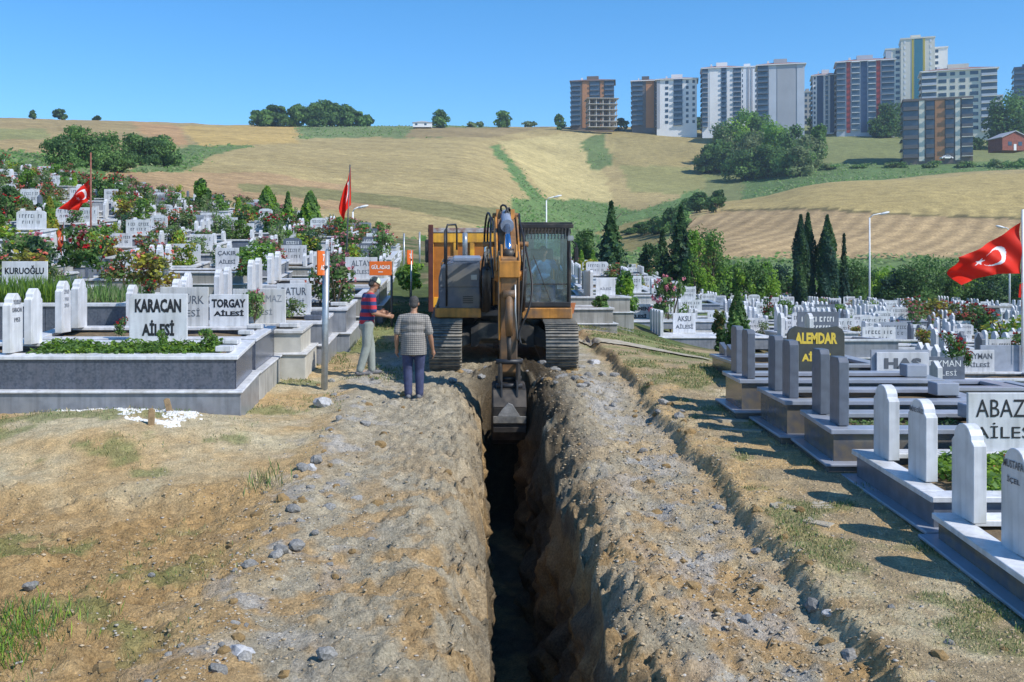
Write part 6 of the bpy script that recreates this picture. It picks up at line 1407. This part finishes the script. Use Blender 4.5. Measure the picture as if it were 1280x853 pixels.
# pale cross path running right in front of the AKSU grave
pt = []
for px_, row in ((716,423),(745,426),(775,430),(805,435),(835,441),(862,446),(884,450)):
    Yc = np.linspace(21, 40, 400); r = CY-surf(XX(px_, Yc), Yc)*F/Yc; k = int(np.argmin(np.abs(r-row))); pt.append((XX(px_, Yc[k]), float(Yc[k])))
vs = []; n_s = 12; W5 = .55
for i in range(len(pt)-1):
    for q in range(n_s): u = q/n_s; vs.append((lerp(pt[i][0], pt[i+1][0], u), lerp(pt[i][1], pt[i+1][1], u)))
vs.append(pt[-1]); b = MB(); A = np.array([(x, y+o) for x, y in vs for o in (-W5, -W5/3, W5/3, W5)]); Zs = surf(A[:,0], A[:,1])+.03
b.v = [(float(a[0]), float(a[1]), float(z)) for a, z in zip(A, Zs)]; b.f = [(i*4+j, i*4+j+1, i*4+j+5, i*4+j+4) for i in range(len(vs)-1) for j in range(3)]; b.m = [0]*len(b.f)
obj('path', b.mesh('path', M['slabm'], True), kind='structure')
def grass(name, label, n, xa, xb, ya, yb, fn, hmin, hmax, ms, seed, bw=.004):
    r = np.random.RandomState(seed); p = on_ground_pts(n, xa, xb, ya, yb, r, fn); m = len(p)
    if m == 0: return
    a = r.uniform(0,6.283,m); l = r.uniform(hmin,hmax,m); w = bw*(p[:,1]/8+.4); dx = np.stack([np.cos(a)*w, np.sin(a)*w, 0*a], 1); tip = p+np.stack([np.cos(a+1.3)*l*.5, np.sin(a+1.3)*l*.5, l], 1); mid_ = p*.5+tip*.5+np.stack([0*a,0*a,l*.12],1)
    o = obj(name, quads_mesh(name, np.stack([p-dx, mid_-dx*.8, tip, mid_+dx*.8], 1).reshape(-1,3), ms, (r.uniform(size=m) > .55).astype(int)), kind='stuff'); o['label'] = label
M['straw'] = leafmat('dry_straw_blades', (.46,.38,.20), (.34,.28,.14), .15); M['gblade'] = leafmat('green_grass_blades', (.13,.22,.06), (.08,.15,.04), .25)
blob = lambda cx, cy, rx, ry: (lambda x, y, r: r.uniform(size=len(x)) < np.exp(-(((x-cx)/rx)**2+((y-cy)/ry)**2)))
x, y = onground(328, 612); grass('grass', 'green tuft of grass on the left soil bank', 900, x-.5, x+.5, y-.5, y+.5, blob(x, y, .16, .22), .10,.26, [M['gblade'],M['straw']], 3)
x, y = onground(35, 815); grass('grass', 'lush green grass in the lower left corner', 9000, x-1.5, x+.6, 6.2, 8.4, blob(x-.2, y, .32, .7), .06,.16, [M['gblade'],LL], 4)
nf = lambda s, t, f=1.5: (lambda x, y, r: fbm(x, y, f, 3, s) > t)
grass('grass', 'thin dry and green grass on the left bank', 9000, -7.5, -2.0, 7.5, 19, nf(88, .60, 1.3), .02,.07, [M['gblade'],M['straw']], 5, .003)
grass('grass', 'dry straw lying on the left bank', 4000, -7.0, -2.0, 7, 19, nf(188, .54, 2), .015,.05, [M['straw'],M['straw']], 15, .003)
grass('grass', 'patchy grass and straw between the right graves and the trench', 60000, 2.85, 5.2, 5.5, 30, lambda x, y, r: fbm(x, y, 1.6, 4, 87)+.12*sstep(14, 19, y) > .67, .015,.05, [M['gblade'],M['straw']], 6, .003)
grass('grass', 'straw strewn on the right bank', 4000, 2.7, 4.3, 5.5, 18, nf(288, .48, 2), .01,.05, [M['straw'],M['straw']], 16, .003)
grass('grass', 'short grass along the path behind the two men', 12000, -3.3, -1.2, 18.5, 32, nf(77, .50, 1), .02,.07, [M['gblade'],M['straw']], 7, .003)

# scrub and tall grass on the green parts of the hillside
rs = np.random.RandomState(77); gm_ = hill & (gy < 520) & (C[...,1] > C[...,0]*1.15) & (py < 330)
ii = np.argwhere(gm_); ii = ii[rs.randint(0, len(ii), 9000)]; ctr = co.reshape(gx.shape+(3,))[ii[:,0], ii[:,1]]; ctr = ctr+np.stack([rs.normal(0,1,len(ctr))*ctr[:,1]*.004, rs.normal(0,1,len(ctr))*1.5, 0*ctr[:,0]], 1)
ctr[:,2] = H(ctr[:,0], ctr[:,1])+.1; cp = np.repeat(ctr, 3, 0)+rs.normal(0,.45,(len(ctr)*3,3))*np.array([1.4,1,.45])
o = obj('scrub', quads_mesh('scrub', leaf_quads(cp, np.tile([0,-.3,1.0], (len(cp),1)), .42, rs, .7), [LM, LO], (rs.uniform(size=len(cp)) > .5).astype(int)), kind='stuff'); o['label'] = 'rough green scrub along the gullies and field edges of the hillside'

# ------------------------------------------------------------------ far buildings
BM = {k: mat('facade_'+k, c, r, .1, .15) for k, c, r in (('white',(.80,.80,.81),.7),('cream',(.74,.70,.60),.7),('grey',(.38,.39,.43),.6),('dark',(.12,.115,.12),.5),('brown',(.16,.13,.115),.6),('orange',(.42,.20,.09),.6),('red',(.40,.06,.05),.5),('navy',(.035,.075,.16),.4),('teal',(.04,.20,.27),.4),('yellow',(.55,.43,.04),.5),('roofred',(.26,.115,.09),.8),('concrete',(.42,.40,.37),.9),('lilac',(.50,.53,.60),.6))}
BM['glass'] = mat('facade_dark_glass', (.05,.08,.13), .15, .5, .2, spec=.8); BM['glass2'] = mat('facade_blue_glass', (.085,.12,.17), .15, .4, .25, spec=.8)
def building(label, x0, x1, top, Y, fl, wall, strips, roof='hip', depth=14, rz=0, side='balc', base=None, pent=True, sidemat=None):
    xa = XX(x0, Y); W_ = (x1-x0)*Y/F; zb = (hz((xa+XX(x1,Y))/2, Y) if base is None else (340-base)*Y/F)-1.5; Hh = (340-top)*Y/F-zb; rh = 0
    if roof == 'hip': rh = min(2.4, Hh*.08); Hh -= rh
    rz -= math.atan2(xa, Y)*.85; t = thing('apartment_block', label, 'building', (xa, Y, zb), rz)
    wl_ = obj('wall', MB().box(0,W_,0,depth,-14,Hh).mesh('wall', wall), t); g0 = 1.8; fh = (Hh-g0)/fl; c = {}
    def part(nm, key, mk, m, loc, par=t, rot=(0,0,0)):
        if key not in c: c[key] = mk().mesh(nm, m)
        return obj(nm, c[key], par, loc, rot)
    for (a, b_, kd, m, *ex) in strips:
        xa_, xb_ = a*W_, b_*W_; w = xb_-xa_
        if kd == 'panel': obj('facade_panel', MB().box(xa_,xb_,-.18,-.002,.5,Hh-.02).mesh('facade_panel', m), t)
        elif kd == 'win':
            n = ex[0]; wp = ex[1] if len(ex) > 1 else .5
            for f in range(fl):
                for i in range(n):
                    cw = w/n; part('window', ('w', round(cw,2)), lambda: MB().box(-cw*wp/2,cw*wp/2,-.10,-.01,fh*.28,fh*.80), m, (xa_+cw*(i+.5),0,g0+f*fh))
        elif kd == 'balc':
            obj('glazing', MB().box(xa_,xb_,-.12,-.01,g0,Hh-.3).mesh('glazing', m), t)
            for f in range(fl+1): part('balcony', ('b', round(w,2)), lambda: MB().box(.0,w,-.9,-.121,-.12,.12), ex[0] if ex else BM['grey'], (xa_,0,g0+f*fh if f < fl else Hh-.15))
            for f in range(fl): part('railing', ('r', round(w,2)), lambda: MB().box(.05,w-.05,-.88,-.84,.121,fh*.36), BM['glass2'] if not ex or len(ex) < 2 else ex[1], (xa_,0,g0+f*fh))
    for f in range(fl):
        for i in range(3):
            if side == 'win': part('window', 'sw', lambda: MB().box(-.10,-.01,-.7,.7,fh*.28,fh*.8), BM['glass'], (0,depth*(i+.5)/3,g0+f*fh))
        if side == 'balc': part('balcony', 'sb', lambda: MB().box(-.7,-.01,depth*.12,depth*.88,-.1,.1), BM['grey'], (0,0,g0+f*fh))
    if side == 'balc': obj('glazing', MB().box(-.14,-.01,depth*.08,depth*.92,g0,Hh-.4).mesh('glazing', BM['glass']), t)
    if roof == 'hip':
        o = .8; b = MB(); b.box(-o,W_+o,-o,depth+o,Hh,Hh+.35); obj('eaves', b.mesh('eaves', BM['white'] if wall is not BM['brown'] else BM['brown']), t)
        b = MB(); r_ = min(W_,depth)*.42; b.add([(-o,-o,Hh+.352),(W_+o,-o,Hh+.352),(W_+o,depth+o,Hh+.352),(-o,depth+o,Hh+.352),(W_*.32,depth*.5,Hh+rh),(W_*.68,depth*.5,Hh+rh)], [(0,1,5,4),(1,2,5),(2,3,4,5),(3,0,4)]); rf = obj('roof', b.mesh('roof', BM['roofred']), t)
        if pent:
            obj('stair_head', MB().box(W_*.36,W_*.64,depth*.25,depth*.5,Hh+.5,Hh+rh+1.0).mesh('stair_head', wall), rf); obj('chimney', MB().box(W_*.22,W_*.26,depth*.4,depth*.5,Hh+.8,Hh+rh+.6).mesh('chimney', BM['white']), rf)
    else:
        obj('parapet', MB().box(-.25,W_+.25,-.3,0,Hh,Hh+.7).box(-.25,0,0,depth,Hh,Hh+.7).box(W_,W_+.25,0,depth,Hh,Hh+.7).box(-.25,W_+.25,depth,depth+.3,Hh,Hh+.7).mesh('parapet', wall), t)
        if pent: obj('stair_head', MB().box(W_*.3,W_*.6,depth*.2,depth*.6,Hh,Hh+2.4).mesh('stair_head', wall), t)
    return t
B_ = BM
building('leftmost dark tower with orange brown stripes and a red hip roof', 714, 767, 97, 520, 9, B_['brown'], [(0,.22,'balc',B_['glass'],B_['dark']),(.26,.42,'panel',B_['orange']),(.44,.66,'balc',B_['glass2'],B_['grey']),(.68,.76,'panel',B_['orange']),(.78,1,'balc',B_['glass'],B_['dark'])], base=158, rz=-.06)
t = thing('concrete_frame', 'unfinished grey concrete frame in front of the leftmost dark tower', 'building', (XX(737,500), 500, (340-159)*500/F), .05)
Wc = 34*500/F; b = MB()
for k in range(6): obj('floor_slab', MB().box(-.6 if k != 5 else -1.2,Wc+(.6 if k != 5 else 1.2),-.6,10,k*2.75,k*2.75+.28).mesh('floor_slab', B_['concrete']), t)
for i in range(5):
    for j in (0, 1, 2):
        for k in range(5): 
            if i == 0 and j == 0 and k == 0: cm = MB().box(-.2,.2,-.2,.2,.281,2.749).mesh('column', B_['concrete'])
            obj('column', cm, t, (Wc*i/4, .2+4.6*j, k*2.75))
for k in range(5):
    if k == 0: im = MB().box(0,Wc*.2,5.0,5.2,.29,2.74).mesh('infill_wall', B_['brown'])
    obj('infill_wall', im, t, (Wc*.04+.3,0,k*2.75)); obj('infill_wall', im, t, (Wc*.55,0,k*2.75))
building('dark block with an orange stripe left of the white block', 790, 823, 97, 515, 9, B_['dark'], [(0,.4,'balc',B_['glass'],B_['dark']),(.52,.82,'panel',B_['orange'])], base=158, rz=-.05)
building('white block with a dark glass centre and red tiled roof', 821, 870, 95, 508, 8, B_['white'], [(0,.08,'panel',B_['grey']),(.12,.38,'win',B_['glass'],1,.3),(.42,.64,'balc',B_['glass'],B_['navy']),(.68,.84,'win',B_['glass'],1,.4),(.84,1,'win',B_['glass'],1,.4)], base=158, rz=-.05)
building('tall white and dark striped tower with flat white roof edge', 878, 926, 80, 500, 12, B_['white'], [(.0,.14,'balc',B_['glass'],B_['grey']),(.18,.46,'panel',B_['white']),(.48,.60,'balc',B_['glass'],B_['navy']),(.62,.76,'panel',B_['white']),(.78,.98,'balc',B_['glass'],B_['grey'])], base=160, rz=.0)
building('narrow white striped block between the two grey towers', 922, 948, 85, 530, 11, B_['white'], [(.1,.3,'win',B_['glass'],1,.5),(.45,.55,'panel',B_['grey']),(.62,.7,'panel',B_['grey']),(.78,.98,'win',B_['glass'],1,.5)], base=158, roof='flat')
building('big grey tower with pale left edge and red roof', 947, 1003, 76, 470, 12, B_['grey'], [(.0,.22,'balc',B_['glass'],B_['dark']),(.24,.40,'panel',B_['lilac']),(.42,.80,'panel',B_['grey']),(.48,.6,'win',B_['white'],1,.25),(.84,1,'panel',B_['lilac']),(.86,.98,'win',B_['glass'],1,.5)], base=168, side='win')
building('small distant grey block right of the big grey tower', 1003, 1017, 116, 540, 6, B_['concrete'], [(.1,.9,'win',B_['glass'],2,.5)], base=158, roof='flat')
building('white and navy striped block with a small red roof', 1016, 1047, 89, 478, 11, B_['white'], [(.0,.14,'win',B_['glass'],1,.5),(.16,.40,'panel',B_['navy']),(.48,.58,'balc',B_['glass'],B_['white']),(.66,.82,'panel',B_['navy']),(.86,.98,'panel',B_['white'])], base=164)
building('red and navy glass fronted tower with a hip roof', 1046, 1113, 72, 465, 12, B_['lilac'], [(0,.15,'balc',B_['glass2'],B_['grey']),(.17,.24,'panel',B_['red']),(.26,.40,'balc',B_['glass2'],B_['white']),(.42,.53,'panel',B_['navy']),(.55,.68,'balc',B_['glass2'],B_['white']),(.69,.76,'panel',B_['red']),(.78,1,'balc',B_['glass'],B_['grey'])], base=164)
building('tallest cream tower with a teal and yellow stripe', 1126, 1165, 50, 500, 16, B_['cream'], [(.33,.38,'panel',B_['yellow']),(.40,.64,'panel',B_['teal']),(.66,.71,'panel',B_['yellow']),(.04,.2,'win',B_['white'],1,.3),(.8,.96,'win',B_['white'],1,.3)], base=165, roof='flat', side='win')
building('lower cream wing left of the tallest tower', 1107, 1126, 63, 503, 14, B_['cream'], [(0,.35,'panel',B_['lilac']),(.5,.98,'win',B_['glass'],1,.5)], base=165, roof='flat', pent=False)
building('lower cream wing right of the tallest tower', 1165, 1183, 61, 504, 14, B_['white'], [(.1,.5,'win',B_['glass'],1,.5)], base=165, roof='flat', pent=False)
building('wide beige block with a grid of loggias', 1152, 1237, 84, 455, 9, B_['cream'], [(0,.20,'balc',B_['glass2'],B_['cream'],B_['lilac']),(.22,.34,'win',B_['glass'],1,.9),(.37,.46,'win',B_['glass2'],1,.7),(.49,.60,'win',B_['glass2'],1,.7),(.64,.76,'win',B_['glass'],1,.9),(.79,1,'balc',B_['glass2'],B_['cream'],B_['lilac'])], base=168, roof='hip')
building('dark six storey block with an orange centre panel and cream bands', 1129, 1208, 127, 372, 6, B_['brown'], [(0,.22,'balc',B_['glass'],B_['brown'],B_['dark']),(.23,.31,'panel',B_['cream']),(.33,.45,'balc',B_['glass'],B_['brown'],B_['dark']),(.46,.60,'panel',B_['orange']),(.61,.73,'balc',B_['glass'],B_['brown'],B_['dark']),(.75,.82,'panel',B_['cream']),(.84,1,'balc',B_['glass'],B_['cream'],B_['dark'])], base=199, roof='flat', pent=False)
building('pale far block behind the right hand trees', 1236, 1252, 121, 540, 6, B_['white'], [(.1,.9,'win',B_['glass'],2,.5)], base=158, roof='flat', pent=False)
building('blue glass tower cut by the right edge of the view', 1268, 1300, 86, 520, 10, B_['navy'], [(0,1,'balc',B_['glass'],B_['dark'])], base=160, roof='flat')
many([(px_, 140+(i*7 % 11), 16+(i*5 % 9)) for i, px_ in enumerate((700,776,800,826,845,866,905,1018,1032,1050,1068,1086,1122,1129,1225,1240))], 'hedge_bush', 'bush', 440, LM, LD, [f"bush at the foot of the apartment blocks, {ORD[i]} from the left" for i in range(16)], 'bushes at the foot of the apartment blocks', 700, base=164)
# brick house
Y = 345; t = thing('brick_house', 'small red brick house with a grey pitched roof at the right edge', 'house', (XX(1253,Y), Y, (340-188)*Y/F), .1)
obj('wall', MB().prism([(0,0),(0,4.2),(4.5,6.2),(9,4.2),(9,0)], 'y', 0, 8).mesh('wall', mat('red_brick_wall', (.30,.10,.07), .9, .3, 1.5)), t)
obj('roof', MB().prism([(-.4,4.15),(4.5,6.35),(4.5,6.6),(-.6,4.35)], 'y', -.4, 8.4).prism([(9.4,4.15),(4.5,6.35),(4.5,6.6),(9.6,4.35)], 'y', -.4, 8.4).mesh('roof', B_['grey']), t)
for xx in (2.0, 5.6): obj('window', MB().box(xx,xx+1.3,-.06,-.005,1.6,2.9).mesh('window', B_['glass']), t)
obj('door', MB().box(4.0,4.9,-.06,-.005,0,2.1).mesh('door', B_['white']), t)
Y = 452; t = thing('white_shed', 'long low white shed on the skyline beside a round tree', 'shed', (XX(516,Y), Y, (340-159)*Y/F), 0)
obj('wall', MB().box(0,8.2,0,4,0,2.0).mesh('wall', B_['white']), t); obj('roof', MB().prism([(-.3,2.001),(4.1,2.7),(8.5,2.001)], 'y', -.3, 4.3).mesh('roof', B_['lilac']), t)
obj('window', MB().box(1,2,-.05,-.004,.8,1.6).mesh('window', B_['glass']), t); obj('window', MB().box(5,6,-.05,-.004,.8,1.6).mesh('window', B_['glass']), t)
# parked white car before the dark block
Y = 362; t = thing('parked_car', 'tiny white car parked before the dark six storey block', 'car', (XX(1183,Y), Y, (340-200)*Y/F+.1), .05)
obj('body', bev(MB().prism([(-2.1,.3),(-2.1,.85),(-1.2,.95),(-.7,1.45),(.8,1.45),(1.4,.95),(2.1,.85),(2.1,.3)], 'y', -.85,.85).mesh('body', B_['white']), .08), t)
obj('side_window', MB().prism([(-1.05,.97),(-.62,1.36),(.74,1.36),(1.2,.97)], 'y', -.87,-.852).mesh('side_window', B_['glass']), t)
wm_ = MB().tube([(0,-.1,0),(0,.1,0)], .34, 14).mesh('wheel', M['rubber'])
for xx in (-1.3,1.3):
    for yy in (-.82,.82): obj('wheel', wm_, t, (xx,yy,.34))

# ------------------------------------------------------------------ air between the viewer and the far hills
hb = MB().box(-1500, 1500, -60, 1700, -30, 135); hm = bpy.data.materials.new('pale_air'); hm.use_nodes = True; n_ = hm.node_tree; n_.nodes.clear()
o_ = n_.nodes.new('ShaderNodeOutputMaterial'); pv = n_.nodes.new('ShaderNodeVolumePrincipled'); pv.inputs['Color'].default_value = (.66,.84,1,1); pv.inputs['Density'].default_value = .00022; pv.inputs['Anisotropy'].default_value = .2
n_.links.new(pv.outputs[0], o_.inputs['Volume']); obj('haze', hb.mesh('haze', hm), kind='stuff')
